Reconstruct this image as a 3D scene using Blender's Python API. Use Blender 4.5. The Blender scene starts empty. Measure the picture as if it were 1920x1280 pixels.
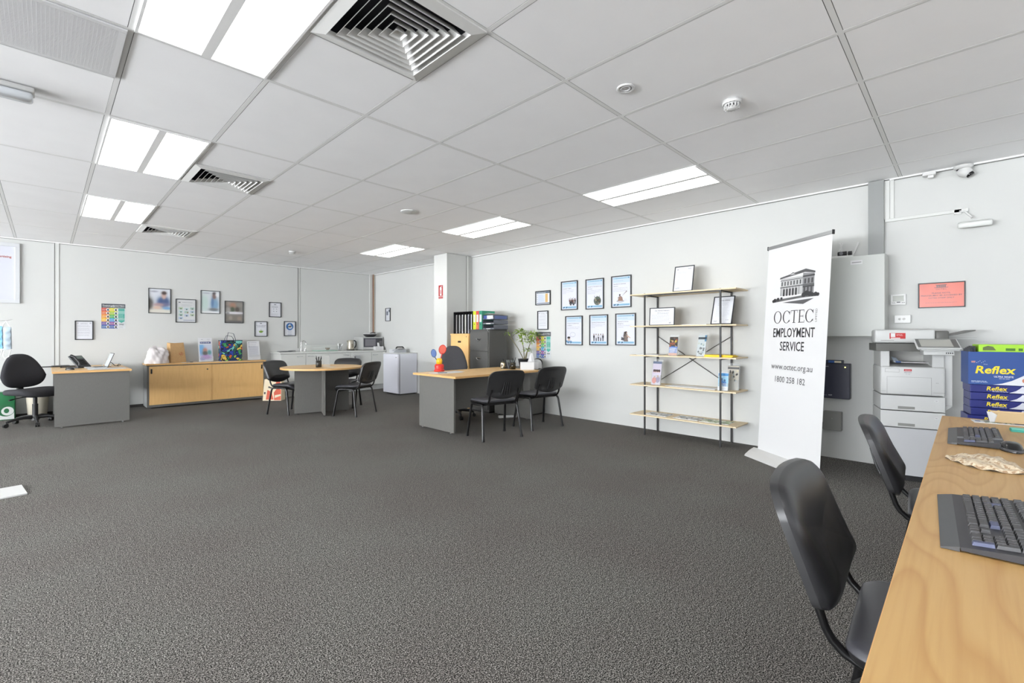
import bpy, bmesh, math, random
from mathutils import Vector, Matrix
PI = math.pi
random.seed(7)
S = bpy.context.scene
COL = S.collection

# ------------------------------------------------------------------ camera, world, exposure
cam_d = bpy.data.cameras.new('camera'); cam = bpy.data.objects.new('camera', cam_d); COL.objects.link(cam)
cam.location = (0, 0, 1.215)
cam.rotation_euler = (PI/2, 0, -0.791695)
cam_d.sensor_width = 36; cam_d.lens = 863.6/1920*36
cam_d.shift_y = -10.7/1920
cam_d.clip_start = 0.05; cam_d.clip_end = 60
S.camera = cam
w = bpy.data.worlds.new('world'); S.world = w; w.use_nodes = True
w.node_tree.nodes['Background'].inputs[0].default_value = (0.9, 0.95, 1, 1)
w.node_tree.nodes['Background'].inputs[1].default_value = 1.0
S.view_settings.view_transform = 'Standard'; S.view_settings.look = 'None'
S.view_settings.gamma = 1; S.view_settings.exposure = -0.05
S.view_settings.use_curve_mapping = False
PANEL = 5.0       # strength of the ceiling light panels
def added_fill(name, loc, rot, sx, sy, power, col=(.955, .985, 1.04)):
    """daylight: unseen area lamp added to brighten ceiling and walls"""
    l = bpy.data.lights.new(name, 'AREA'); l.shape = 'RECTANGLE'; l.size = sx; l.size_y = sy; l.energy = power; l.color = col
    o = bpy.data.objects.new(name, l); S.collection.objects.link(o); o.location = loc; o.rotation_euler = rot; return o
added_fill('added_fill_side', (-8.0, 4.4, 1.0), (math.radians(162), 0, math.radians(-82)), 10, 1.7, 3500)  # added lamp before the windowless left wall, out of view
added_fill('added_fill_front', (.5, -3.75, 1.2), (math.radians(150), 0, 0), 8.5, 1.7, 105)  # added lamp behind the camera, brightens the near end

CZ = 2.665        # ceiling height
XR, YB = 5.52, 10.1   # right wall, back wall
XL, YF = -8.6, -3.9   # left wall, front wall
GX, GY = 0.2855, 2.8329   # ceiling grid origin (0.6 x 1.2 m tiles)

# ------------------------------------------------------------------ materials
def lin(c):
    return tuple(((x/255)/12.92 if x/255 <= .04045 else ((x/255+.055)/1.055)**2.4) for x in c)
_m = {}
def mat(name, c, rough=.5, metal=0, spec=.5, nscale=0, namt=0, bump=0, bscale=0, stretch=(1,1,1), alpha=1, trans=0, emit=0, coat=0):
    if name in _m: return _m[name]
    m = bpy.data.materials.new(name); m.use_nodes = True; nt = m.node_tree
    b = nt.nodes['Principled BSDF']; L = lin(c)
    b.inputs['Base Color'].default_value = (*L, 1); b.inputs['Roughness'].default_value = rough
    b.inputs['Metallic'].default_value = metal; b.inputs['Specular IOR Level'].default_value = spec
    b.inputs['Alpha'].default_value = alpha; b.inputs['Transmission Weight'].default_value = trans
    b.inputs['Coat Weight'].default_value = coat
    if emit:
        b.inputs['Emission Color'].default_value = (*L, 1); b.inputs['Emission Strength'].default_value = emit
    if nscale or bump:
        tc = nt.nodes.new('ShaderNodeTexCoord'); mp = nt.nodes.new('ShaderNodeMapping')
        mp.inputs['Scale'].default_value = stretch; nt.links.new(tc.outputs['Object'], mp.inputs[0])
    if nscale:
        n = nt.nodes.new('ShaderNodeTexNoise'); n.inputs['Scale'].default_value = nscale; n.inputs['Detail'].default_value = 4
        nt.links.new(mp.outputs[0], n.inputs['Vector'])
        r = nt.nodes.new('ShaderNodeValToRGB')
        r.color_ramp.elements[0].position = .3; r.color_ramp.elements[1].position = .7
        r.color_ramp.elements[0].color = (*[x*(1-namt) for x in L], 1)
        r.color_ramp.elements[1].color = (*[min(1, x*(1+namt)) for x in L], 1)
        nt.links.new(n.outputs['Fac'], r.inputs[0]); nt.links.new(r.outputs[0], b.inputs['Base Color'])
    if bump:
        n2 = nt.nodes.new('ShaderNodeTexNoise'); n2.inputs['Scale'].default_value = bscale; n2.inputs['Detail'].default_value = 2
        nt.links.new(mp.outputs[0], n2.inputs['Vector'])
        bp = nt.nodes.new('ShaderNodeBump'); bp.inputs['Strength'].default_value = bump; bp.inputs['Distance'].default_value = .002
        nt.links.new(n2.outputs['Fac'], bp.inputs['Height']); nt.links.new(bp.outputs[0], b.inputs['Normal'])
    _m[name] = m; return m

def wood(name, c, dark, along='x', sc=1.0, rough=.42, rings=True):
    """laminated beech: long grain with soft cathedral rings"""
    m = bpy.data.materials.new(name); m.use_nodes = True; nt = m.node_tree; N = nt.nodes.new; L = nt.links.new
    b = nt.nodes['Principled BSDF']; b.inputs['Roughness'].default_value = rough
    tc = N('ShaderNodeTexCoord'); mp = N('ShaderNodeMapping')
    st = {'x': (.42, 2.2, 2.2), 'y': (2.2, .6, 2.2), 'z': (2.6, 2.6, .35)}[along]
    mp.inputs['Scale'].default_value = tuple(s*sc for s in st); mp.inputs['Location'].default_value = (.31, .17, .4)
    L(tc.outputs['Object'], mp.inputs[0])
    n = N('ShaderNodeTexNoise'); n.inputs['Scale'].default_value = 1.15; n.inputs['Detail'].default_value = 2.0; n.inputs['Roughness'].default_value = .45
    L(mp.outputs[0], n.inputs['Vector'])
    mu = N('ShaderNodeMath'); mu.operation = 'MULTIPLY'; mu.inputs[1].default_value = 22 if rings else 9; L(n.outputs['Fac'], mu.inputs[0])
    fr = N('ShaderNodeMath'); fr.operation = 'FRACT'; L(mu.outputs[0], fr.inputs[0])
    mp2 = N('ShaderNodeMapping'); mp2.inputs['Scale'].default_value = {'x': (3, 90, 90), 'y': (90, 3, 90), 'z': (90, 90, 3)}[along]; L(tc.outputs['Object'], mp2.inputs[0])
    f = N('ShaderNodeTexNoise'); f.inputs['Scale'].default_value = 1; f.inputs['Detail'].default_value = 3; L(mp2.outputs[0], f.inputs['Vector'])
    r = N('ShaderNodeValToRGB'); e = r.color_ramp.elements
    e[0].position = 0; e[0].color = (*lin(c), 1); e[1].position = 1; e[1].color = (*lin(c), 1)
    k_ = 1 if rings else .35
    x = e.new(.55); x.color = (*lin([a*(1-.12*k_)+d*.12*k_ for a, d in zip(c, dark)]), 1)
    x = e.new(.80); x.color = (*lin([a*(1-.42*k_)+d*.42*k_ for a, d in zip(c, dark)]), 1)
    x = e.new(.90); x.color = (*lin([a*(1-.15*k_)+d*.15*k_ for a, d in zip(c, dark)]), 1)
    L(fr.outputs[0], r.inputs[0])
    mx = N('ShaderNodeMix'); mx.data_type = 'RGBA'; mx.blend_type = 'MIX'
    r2 = N('ShaderNodeValToRGB'); r2.color_ramp.elements[0].position = .42; r2.color_ramp.elements[1].position = .75
    r2.color_ramp.elements[0].color = (0, 0, 0, 1); r2.color_ramp.elements[1].color = (.30, .30, .30, 1)
    L(f.outputs['Fac'], r2.inputs[0]); L(r2.outputs[0], mx.inputs[0]); L(r.outputs[0], mx.inputs[6])
    mx.inputs[7].default_value = (*lin(dark), 1); L(mx.outputs[2], b.inputs['Base Color'])
    return m

def carpet_mat():
    m = bpy.data.materials.new('loop_pile_carpet'); m.use_nodes = True; nt = m.node_tree; N = nt.nodes.new; L = nt.links.new
    b = nt.nodes['Principled BSDF']; b.inputs['Roughness'].default_value = .95; b.inputs['Specular IOR Level'].default_value = .1
    tc = N('ShaderNodeTexCoord')
    v = N('ShaderNodeTexNoise'); v.inputs['Scale'].default_value = 200; v.inputs['Detail'].default_value = 2; v.inputs['Roughness'].default_value = .9
    L(tc.outputs['Object'], v.inputs['Vector'])
    big = N('ShaderNodeTexNoise'); big.inputs['Scale'].default_value = 1.2; big.inputs['Detail'].default_value = 2; L(tc.outputs['Object'], big.inputs['Vector'])
    r = N('ShaderNodeValToRGB'); e = r.color_ramp.elements
    e[0].position = .41; e[0].color = (*lin((8, 8, 8)), 1); e[1].position = .60; e[1].color = (*lin((196, 194, 189)), 1)
    x = e.new(.5); x.color = (*lin((82, 80, 77)), 1)
    L(v.outputs['Fac'], r.inputs[0])
    mx = N('ShaderNodeMix'); mx.data_type = 'RGBA'; mx.blend_type = 'MULTIPLY'; mx.inputs[0].default_value = 1
    r2 = N('ShaderNodeValToRGB'); r2.color_ramp.elements[0].color = (.92, .88, .87, 1); r2.color_ramp.elements[1].color = (1, 1, .98, 1)
    r2.color_ramp.elements[0].position = .35; r2.color_ramp.elements[1].position = .65
    L(big.outputs['Fac'], r2.inputs[0]); L(r.outputs[0], mx.inputs[6]); L(r2.outputs[0], mx.inputs[7]); L(mx.outputs[2], b.inputs['Base Color'])
    mid = N('ShaderNodeTexNoise'); mid.inputs['Scale'].default_value = 55; mid.inputs['Detail'].default_value = 2; L(tc.outputs['Object'], mid.inputs['Vector'])
    r3 = N('ShaderNodeValToRGB'); r3.color_ramp.elements[0].position = .35; r3.color_ramp.elements[1].position = .65
    r3.color_ramp.elements[0].color = (.60, .60, .60, 1); r3.color_ramp.elements[1].color = (.90, .90, .90, 1); L(mid.outputs['Fac'], r3.inputs[0])
    m3 = N('ShaderNodeMix'); m3.data_type = 'RGBA'; m3.blend_type = 'MULTIPLY'; m3.inputs[0].default_value = 1
    L(mx.outputs[2], m3.inputs[6]); L(r3.outputs[0], m3.inputs[7]); L(m3.outputs[2], b.inputs['Base Color'])
    return m

def swirl_mat(name, cols, scale=9, dist=2.5, edge=None):
    """printed pattern: distorted cells in several colours with dark outlines"""
    m = bpy.data.materials.new(name); m.use_nodes = True; nt = m.node_tree; N = nt.nodes.new; L = nt.links.new
    b = nt.nodes['Principled BSDF']; b.inputs['Roughness'].default_value = .45
    tc = N('ShaderNodeTexCoord'); n = N('ShaderNodeTexNoise'); n.inputs['Scale'].default_value = 5; L(tc.outputs['Object'], n.inputs['Vector'])
    mx = N('ShaderNodeMix'); mx.data_type = 'RGBA'; mx.blend_type = 'LINEAR_LIGHT'; mx.inputs[0].default_value = .12*dist/2.5
    L(tc.outputs['Object'], mx.inputs[6]); L(n.outputs['Color'], mx.inputs[7])
    v = N('ShaderNodeTexVoronoi'); v.inputs['Scale'].default_value = scale; L(mx.outputs[2], v.inputs['Vector'])
    sp = N('ShaderNodeSeparateColor'); L(v.outputs['Color'], sp.inputs[0])
    r = N('ShaderNodeValToRGB'); r.color_ramp.interpolation = 'CONSTANT'; e = r.color_ramp.elements
    e[0].color = (*lin(cols[0]), 1); e[1].position = 1/len(cols); e[1].color = (*lin(cols[1]), 1)
    for i, c in enumerate(cols[2:], 2): x = e.new(i/len(cols)); x.color = (*lin(c), 1)
    L(sp.outputs[0], r.inputs[0])
    if edge:
        v2 = N('ShaderNodeTexVoronoi'); v2.feature = 'DISTANCE_TO_EDGE'; v2.inputs['Scale'].default_value = scale; L(mx.outputs[2], v2.inputs['Vector'])
        lt = N('ShaderNodeMath'); lt.operation = 'LESS_THAN'; lt.inputs[1].default_value = .07; L(v2.outputs['Distance'], lt.inputs[0])
        m2 = N('ShaderNodeMix'); m2.data_type = 'RGBA'; L(lt.outputs[0], m2.inputs[0]); L(r.outputs[0], m2.inputs[6]); m2.inputs[7].default_value = (*lin(edge), 1)
        L(m2.outputs[2], b.inputs['Base Color'])
    else: L(r.outputs[0], b.inputs['Base Color'])
    return m

WALL = mat('painted_wall', (202, 203, 200), .75, nscale=1.5, namt=.012, bump=.05, bscale=60)
TILE = mat('ceiling_tile', (248, 248, 248), .85, nscale=3, namt=.015)
TBAR = mat('ceiling_grid', (232, 232, 230), .6)
SEAM = mat('dark_seam', (120, 120, 117), .9)
CARPET = carpet_mat()
BEECH_X = wood('beech_laminate', (228, 192, 138), (196, 146, 88), 'x')
BEECH_Y = wood('beech_laminate_crosswise', (236, 208, 160), (208, 168, 112), 'y', 1.3)
BEECH_DOOR = wood('beech_door', (236, 192, 128), (208, 160, 98), 'z', 2.2, .45, False)
BEECH_NEAR = wood('beech_worktop', (198, 160, 102), (166, 118, 64), 'x', 1.1)
BEECH_EDGE = mat('beech_edging', (214, 168, 108), .5)
PINE = wood('pale_pine', (226, 207, 172), (196, 168, 126), 'x', 2, .5, False)
GREYP = mat('grey_laminate', (101, 100, 96), .5, nscale=220, namt=.07, stretch=(1, 1, .15))
GREYL = mat('light_grey_laminate', (150, 152, 151), .5)
STEEL_D = mat('dark_grey_steel', (86, 86, 84), .45, metal=.1, nscale=300, namt=.04)
VINYL = mat('black_vinyl', (34, 34, 36), .32, spec=.6, bump=.12, bscale=420)
FABRIC_D = mat('charcoal_fabric', (44, 44, 48), .85, bump=.3, bscale=900, nscale=600, namt=.15)
FABRIC_G = mat('slate_fabric', (64, 64, 67), .85, bump=.3, bscale=900, nscale=600, namt=.12)
PLASTIC = mat('black_plastic', (30, 30, 31), .45)
PLASTIC_S = mat('shell_plastic', (46, 46, 47), .33, bump=.1, bscale=700)
TUBE = mat('black_enamel_tube', (16, 16, 17), .28, spec=.6)
FRAME = mat('black_frame', (30, 34, 38), .4)
WHITE = mat('white_plastic', (212, 212, 210), .4)
WHITE_M = mat('white_melamine', (210, 211, 207), .35)
PAPER = mat('white_paper', (215, 215, 215), .6)
CHROME = mat('chrome', (200, 200, 200), .2, metal=1)
ALU = mat('brushed_aluminium', (180, 182, 184), .35, metal=.9)
LAMP = mat('lit_diffuser', (255, 255, 252), .5, emit=PANEL)
CLEAR = mat('clear_acrylic', (235, 240, 242), .08, alpha=.18)
PRN = mat('printer_white', (196, 197, 195), .45)
PRN_D = mat('printer_dark', (92, 92, 88), .45)

# ------------------------------------------------------------------ mesh builder
class MB:
    def __init__(s): s.v = []; s.f = []; s.mi = []; s.mats = []; s.sm = []
    def midx(s, m):
        if m not in s.mats: s.mats.append(m)
        return s.mats.index(m)
    def add(s, vs, fs, m, M=None, smooth=False):
        o = len(s.v)
        s.v += [tuple(M @ Vector(p)) if M else tuple(p) for p in vs]
        k = s.midx(m)
        for f in fs: s.f.append([i+o for i in f]); s.mi.append(k); s.sm.append(smooth)
        return s
    def bm(s, b, m, M=None, smooth=False):
        b.verts.index_update()
        s.add([v.co[:] for v in b.verts], [[v.index for v in f.verts] for f in b.faces], m, M, smooth); b.free(); return s
    def box(s, x0, x1, y0, y1, z0, z1, m, bev=0, M=None, seg=2):
        if not bev:
            return s.add([(x0,y0,z0),(x1,y0,z0),(x1,y1,z0),(x0,y1,z0),(x0,y0,z1),(x1,y0,z1),(x1,y1,z1),(x0,y1,z1)],
                  [(0,3,2,1),(4,5,6,7),(0,1,5,4),(1,2,6,5),(2,3,7,6),(3,0,4,7)], m, M)
        b = bmesh.new(); bmesh.ops.create_cube(b, size=1)
        bmesh.ops.scale(b, vec=(x1-x0, y1-y0, z1-z0), verts=b.verts); bmesh.ops.translate(b, vec=((x0+x1)/2, (y0+y1)/2, (z0+z1)/2), verts=b.verts)
        bmesh.ops.bevel(b, geom=b.edges[:], offset=bev, segments=seg, affect='EDGES', profile=.5)
        return s.bm(b, m, M, bev > .006)
    def cyl(s, x, y, z0, z1, r, m, n=20, r2=None, M=None, cap=True, smooth=True):
        r2 = r if r2 is None else r2
        vs = [(x+r*math.cos(2*PI*i/n), y+r*math.sin(2*PI*i/n), z0) for i in range(n)] + [(x+r2*math.cos(2*PI*i/n), y+r2*math.sin(2*PI*i/n), z1) for i in range(n)]
        s.add(vs, [(i, (i+1) % n, n+(i+1) % n, n+i) for i in range(n)], m, M, smooth)
        if cap: s.add(vs, [tuple(range(n))[::-1], tuple(range(n, 2*n))], m, M)
        return s
    def lathe(s, prof, m, n=24, M=None, x=0, y=0):
        vs = []; fs = []; k = len(prof)
        for i in range(n):
            a = 2*PI*i/n
            vs += [(x+r*math.cos(a), y+r*math.sin(a), z) for r, z in prof]
        for i in range(n):
            j = (i+1) % n
            for q in range(k-1): fs.append((i*k+q, j*k+q, j*k+q+1, i*k+q+1))
        return s.add(vs, fs, m, M, True)
    def tube(s, pts, r, m, n=10, M=None, fx=1.0, closed=False):
        P = [Vector(p) for p in pts]; K = len(P); rs = r if isinstance(r, (list, tuple)) else [r]*K
        vs = []; up = None
        for i, p in enumerate(P):
            if closed: t = P[(i+1) % K]-P[i-1]
            else: t = (P[min(i+1, K-1)]-P[max(i-1, 0)])
            t.normalize()
            if up is None:
                up = Vector((0, 0, 1)) if abs(t.z) < .9 else Vector((0, 1, 0))
            a = t.cross(up)
            if a.length < 1e-4: a = t.cross(Vector((1, .1, 0)))
            a.normalize(); b = a.cross(t).normalized(); up = b
            for q in range(n):
                th = 2*PI*q/n; vs.append(p + a*math.cos(th)*rs[i]*fx + b*math.sin(th)*rs[i])
        fs = []
        R = range(K) if closed else range(K-1)
        for i in R:
            j = (i+1) % K
            for q in range(n): fs.append((i*n+q, i*n+(q+1) % n, j*n+(q+1) % n, j*n+q))
        s.add(vs, fs, m, M, True)
        if not closed: s.add(vs, [tuple(range(n))[::-1], tuple(range((K-1)*n, K*n))], m, M)
        return s
    def prism(s, pts, y0, y1, m, M=None, bev=0):
        """outline in x,z extruded along y"""
        n = len(pts); vs = [(x, y0, z) for x, z in pts]+[(x, y1, z) for x, z in pts]
        return s.add(vs, [tuple(range(n)), tuple(range(2*n-1, n-1, -1))]+[(i, n+i, n+(i+1) % n, (i+1) % n) for i in range(n)], m, M)
    def slab(s, pts, z0, z1, m, M=None):
        """outline in x,y extruded along z"""
        n = len(pts); vs = [(x, y, z0) for x, y in pts]+[(x, y, z1) for x, y in pts]
        return s.add(vs, [tuple(range(n))[::-1], tuple(range(n, 2*n))]+[(i, (i+1) % n, n+(i+1) % n, n+i) for i in range(n)], m, M)
    def grid(s, fn, nu, nv, m, M=None, smooth=True, wrap=False):
        vs = [fn(i/nu, j/nv) for j in range(nv+1) for i in range(nu+1)]
        fs = [(j*(nu+1)+i, j*(nu+1)+i+1, (j+1)*(nu+1)+i+1, (j+1)*(nu+1)+i) for j in range(nv) for i in range(nu)]
        return s.add(vs, fs, m, M, smooth)
    def data(s, name):
        me = bpy.data.meshes.new(name); me.from_pydata(s.v, [], s.f)
        for m in s.mats: me.materials.append(m)
        me.polygons.foreach_set('material_index', s.mi); me.polygons.foreach_set('use_smooth', s.sm)
        me.update(); return me
    def build(s, name, parent=None):
        o = bpy.data.objects.new(name, s.data(name)); COL.objects.link(o)
        if parent: o.parent = parent
        return o
def weld(o, ang=None):
    b = bmesh.new(); b.from_mesh(o.data); bmesh.ops.remove_doubles(b, verts=b.verts, dist=1e-5)
    bmesh.ops.recalc_face_normals(b, faces=b.faces); b.to_mesh(o.data); b.free(); return o

def tag(o, label, cat, group=None):
    o['label'] = label; o['category'] = cat
    if group: o['group'] = group
    return o
def thing(name, label, cat, loc=(0, 0, 0), rz=0, group=None):
    o = bpy.data.objects.new(name, None); COL.objects.link(o); o.empty_display_size = .1
    o.location = loc; o.rotation_euler = (0, 0, rz); return tag(o, label, cat, group)
def one(mb, name, label, cat, loc=(0, 0, 0), rz=0, group=None):
    o = mb.build(name); o.location = loc; o.rotation_euler = (0, 0, rz); return tag(o, label, cat, group)
def struct(mb, name):
    o = mb.build(name); o['kind'] = 'structure'; return o
def dup(root, loc, rz, label, group=None):
    r = root.copy(); COL.objects.link(r); r.location = loc; r.rotation_euler = (0, 0, rz); r['label'] = label
    if group: r['group'] = group
    for ch in list(root.children):
        c = ch.copy(); COL.objects.link(c); c.parent = r
        for g in list(ch.children):
            d = g.copy(); COL.objects.link(d); d.parent = c
    return r

# ------------------------------------------------------------------ printed sheets
_tx = {}
def glyphs(st, bold=0):
    k = (st, bold)
    if k in _tx: return _tx[k]
    c = bpy.data.curves.new('t', 'FONT'); c.body = st; c.size = 1; c.resolution_u = 2; c.offset = bold; c.fill_mode = 'FRONT'
    o = bpy.data.objects.new('t', c); COL.objects.link(o)
    dg = bpy.context.evaluated_depsgraph_get(); me = bpy.data.meshes.new_from_object(o.evaluated_get(dg))
    vs = [(v.co.x, v.co.y) for v in me.vertices]; fs = [tuple(p.vertices) for p in me.polygons]
    bpy.data.objects.remove(o); bpy.data.curves.remove(c); bpy.data.meshes.remove(me)
    x1 = max([v[0] for v in vs], default=0); x0 = min([v[0] for v in vs], default=0)
    _tx[k] = (vs, fs, x0, x1); return _tx[k]
def ink(c, rough=.55):
    c = tuple(x*.90 for x in c)
    return mat('ink_%d_%d_%d%s' % (*[int(x) for x in c], '' if rough == .55 else '_g'), c, rough)
class Sheet:
    """flat print, x right and z up from its lower left corner, facing local -y"""
    def __init__(s, x0=0, z0=0, y=0, rough=.55, dl=.0004): s.mb = MB(); s.x0 = x0; s.z0 = z0; s.y = y; s.r = rough; s.dl = dl
    def poly(s, pts, c, l=1):
        y = s.y-l*s.dl
        vs = [(s.x0+x, y, s.z0+z) for x, z in pts]
        a = sum(pts[i][0]*pts[(i+1) % len(pts)][1]-pts[(i+1) % len(pts)][0]*pts[i][1] for i in range(len(pts)))
        idx = tuple(range(len(vs))); s.mb.add(vs, [idx if a > 0 else idx[::-1]], ink(c, s.r) if isinstance(c, tuple) else c); return s
    def rect(s, x0, z0, x1, z1, c, l=1): return s.poly([(x0, z0), (x1, z0), (x1, z1), (x0, z1)], c, l)
    def ell(s, x, z, rx, rz, c, l=2, n=20, a0=0, a1=2*PI): return s.poly([(x+rx*math.cos(a0+(a1-a0)*i/n), z+rz*math.sin(a0+(a1-a0)*i/n)) for i in range(n+(a1-a0 < 6.2))], c, l)
    def ring(s, x, z, rx, rz, t, c, l=2, n=24, a0=0, a1=2*PI, tz=None):
        tz = t if tz is None else tz
        for i in range(n):
            a = a0+(a1-a0)*i/n; b = a0+(a1-a0)*(i+1)/n
            s.poly([(x+rx*math.cos(a), z+rz*math.sin(a)), (x+rx*math.cos(b), z+rz*math.sin(b)), (x+(rx-t)*math.cos(b), z+(rz-tz)*math.sin(b)), (x+(rx-t)*math.cos(a), z+(rz-tz)*math.sin(a))], c, l)
        return s
    def text(s, st, x, z, h, c, al='c', w=None, bold=0, l=3, vert=False, slant=0):
        """cap height h; w fits the width"""
        vs, fs, x0, x1 = glyphs(st, bold)
        if not vs: return s
        k = h/.70; kx = w/(x1-x0) if w else k
        off = {'c': -(x0+x1)/2*kx, 'l': -x0*kx, 'r': -x1*kx}[al]; y = s.y-l*s.dl
        if vert: P = [(s.x0+x-b*k, y, s.z0+z+a*kx+off) for a, b in vs]
        else: P = [(s.x0+x+a*kx+off+b*k*slant, y, s.z0+z+b*k) for a, b in vs]
        s.mb.add(P, fs, ink(c, s.r)); return s
    def lines(s, x, z, w, n, dz, h=.0025, c=(120, 120, 125), l=2, rag=.25, seg=True):
        for i in range(n):
            W = w*(1-rag*random.random()); xx = x
            while xx < x+W-.004:
                q = min(random.uniform(.008, .028), x+W-xx) if seg else W
                s.rect(xx, z-i*dz, xx+q, z-i*dz+h, c, l); xx += q+.003
        return s
    def build(s, name, parent=None): return s.mb.build(name, parent)

def blur_sheet(name, parent, x0, z0, w, h, fn, y, nx=28, ny=36):
    """a printed, softly blurred photograph (colours belong to the print)"""
    m = _m.get('blurred_print')
    if not m:
        m = bpy.data.materials.new('blurred_print'); m.use_nodes = True; b = m.node_tree.nodes['Principled BSDF']
        a = m.node_tree.nodes.new('ShaderNodeVertexColor'); a.layer_name = 'Col'; m.node_tree.links.new(a.outputs[0], b.inputs['Base Color'])
        b.inputs['Roughness'].default_value = .35; _m['blurred_print'] = m
    mb = MB(); mb.grid(lambda u, v: (x0+u*w, y, z0+v*h), nx, ny, m, smooth=False)
    o = mb.build(name, parent); ca = o.data.color_attributes.new('Col', 'FLOAT_COLOR', 'POINT')
    for j in range(ny+1):
        for i in range(nx+1):
            ca.data[j*(nx+1)+i].color = (*lin(fn(i/nx, j/ny)), 1)
    return o
def blobs(bg, L):
    def fn(u, v):
        c = list(bg(v) if callable(bg) else bg)
        for (x, z, rx, rz, k, p) in L:
            d = ((u-x)/rx)**2+((v-z)/rz)**2; a = 1/(1+d**3) * p
            c = [q*(1-a)+w_*a for q, w_ in zip(c, k)]
        return c
    return fn

def framed(name, label, cat, loc, rz, w, h, t=.012, dep=.018, group=None, m=None, lean=0, sheet_y=None):
    """picture frame thing; origin at bottom centre of the back; returns thing and its Sheet (caller draws, then .build)"""
    o = thing(name, label, cat, loc, rz, group)
    if lean: o.rotation_euler = Matrix.Rotation(rz, 3, 'Z').to_euler(); o.rotation_mode = 'XYZ'; o.rotation_euler = (Matrix.Rotation(rz, 4, 'Z') @ Matrix.Rotation(lean, 4, 'X')).to_euler()
    mb = MB(); m = m or FRAME
    mb.box(-w/2, w/2, -dep, 0, 0, t, m, .0015); mb.box(-w/2, w/2, -dep, 0, h-t, h, m, .0015)
    mb.box(-w/2, -w/2+t, -dep, 0, t, h-t, m, .0015); mb.box(w/2-t, w/2, -dep, 0, t, h-t, m, .0015)
    mb.box(-w/2+t, w/2-t, -.004, -.001, t, h-t, mat('backing_board', (120, 100, 80), .8))
    mb.build('frame', o)
    s = Sheet(-w/2+t, t, -dep*.35, .3); s.w = w-2*t; s.h = h-2*t
    s.rect(0, 0, s.w, s.h, (238, 240, 246), 0); return o, s
RW = -PI/2   # faces -x : things on the right wall
def rwall(y0, y1, z0): return (XR, (y0+y1)/2, z0)

# ================================================================== THE ROOM
mb = MB(); mb.box(XL-.1, XR+.1, YF-.1, YB+.1, -.1, 0, CARPET); struct(mb, 'floor')
mb = MB(); mb.box(XR, XR+.12, YF-.1, YB+.12, 0, CZ+.3, WALL); struct(mb, 'wall_right')
mb = MB(); mb.box(XL-.1, XR, YB, YB+.12, 0, CZ+.3, WALL); struct(mb, 'wall_back')
mb = MB(); mb.box(XL-.12, XL, YF-.1, YB, 0, CZ+.3, WALL); struct(mb, 'wall_left')
# unseen front wall behind the camera; window openings added to admit outside light
mb = MB()
mb.box(XL, XR, YF-.12, YF, 0, .35, WALL); mb.box(XL, XR, YF-.12, YF, 2.35, CZ+.3, WALL)
mb.box(XL, XL+.5, YF-.12, YF, .35, 2.35, WALL); mb.box(XR-.5, XR, YF-.12, YF, .35, 2.35, WALL); struct(mb, 'wall_front')
mb = MB()
for i in range(6):
    x = XL+.5+(XR-XL-1)*i/5; mb.box(x-.03, x+.03, YF-.09, YF-.03, .35, 2.35, ALU)
mb.box(XL+.5, XR-.5, YF-.09, YF-.03, .35, .41, ALU); mb.box(XL+.5, XR-.5, YF-.09, YF-.03, 2.29, 2.35, ALU)
struct(mb, 'added_window_1')

# --- ceiling: plasterboard tiles on a T-bar grid, with openings where fittings sit
LIGHTS = [(0, -1), (0, 1), (0, 3), (6, -1), (6, 1), (6, 3), (0, -3), (-6, -3), (-6, -1), (-6, 1), (-6, 3)]
VENTS = [(1, -1, 0), (1, 1, 1), (1, 4, 0)]   # tile i, j, which 0.6 m half
mb = MB(); TZ = CZ+.008
holes = set(LIGHTS) | {(i, j) for i, j, h in VENTS}
for i in range(-16, 10):
    for j in range(-6, 7):
        x0, y0 = GX+i*.6, GY+j*1.2; x1, y1 = x0+.6, y0+1.2
        x0, x1 = max(x0, XL), min(x1, XR); y0, y1 = max(y0, YF), min(y1, YB)
        if x1-x0 < .005 or y1-y0 < .005: continue
        if (i, j) in holes or (i in (-1, -2) and j == 0): continue
        g = .0150
        mb.add([(x0+g, y0+g, TZ-.002), (x1-g, y0+g, TZ-.002), (x1-g, y1-g, TZ-.002), (x0+g, y1-g, TZ-.002)], [(0, 3, 2, 1)], TILE)
mb.box(XL, XR, YF, YB, TZ, TZ+.002, SEAM) if False else None
# plate above the tiles closes the narrow shadow joint
for i in range(-16, 11):
    x = GX+i*.6
    if XL < x < XR: mb.box(x-.016, x+.016, YF, YB, TZ, TZ+.01, SEAM)
for j in range(-6, 8):
    y = GY+j*1.2
    if YF < y < YB: mb.box(XL, XR, y-.016, y+.016, TZ, TZ+.01, SEAM)
for (i, j, h) in VENTS:      # the plain half of each vent tile
    x0, y0 = GX+i*.6, GY+j*1.2+(0 if h else .6)
    mb.add([(x0+.0135, y0+.0135, TZ-.002), (x0+.5865, y0+.0135, TZ-.002), (x0+.5865, y0+.5865, TZ-.002), (x0+.0135, y0+.5865, TZ-.002)], [(0, 3, 2, 1)], TILE)
for i in (-1, -2):
    x0, y0 = GX+i*.6, GY+.6
    mb.add([(x0+.0135, y0, TZ-.002), (x0+.5865, y0, TZ-.002), (x0+.5865, y0+.5865, TZ-.002), (x0+.0135, y0+.5865, TZ-.002)], [(0, 3, 2, 1)], TILE)
mb.box(XL, XR, YF, YB, CZ+.26, CZ+.3, WALL)
struct(mb, 'ceiling')
mb = MB()
for i in range(-16, 11):
    x = GX+i*.6
    if XL < x < XR: mb.box(x-.012, x+.012, YF, YB, CZ+.0055, CZ+.0085, TBAR)
for j in range(-6, 8):
    y = GY+j*1.2
    if YF < y < YB: mb.box(XL, XR, y-.012, y+.012, CZ+.0056, CZ+.0086, TBAR)
struct(mb, 'trim_1')
mb = MB()   # wall angle round the ceiling
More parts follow.
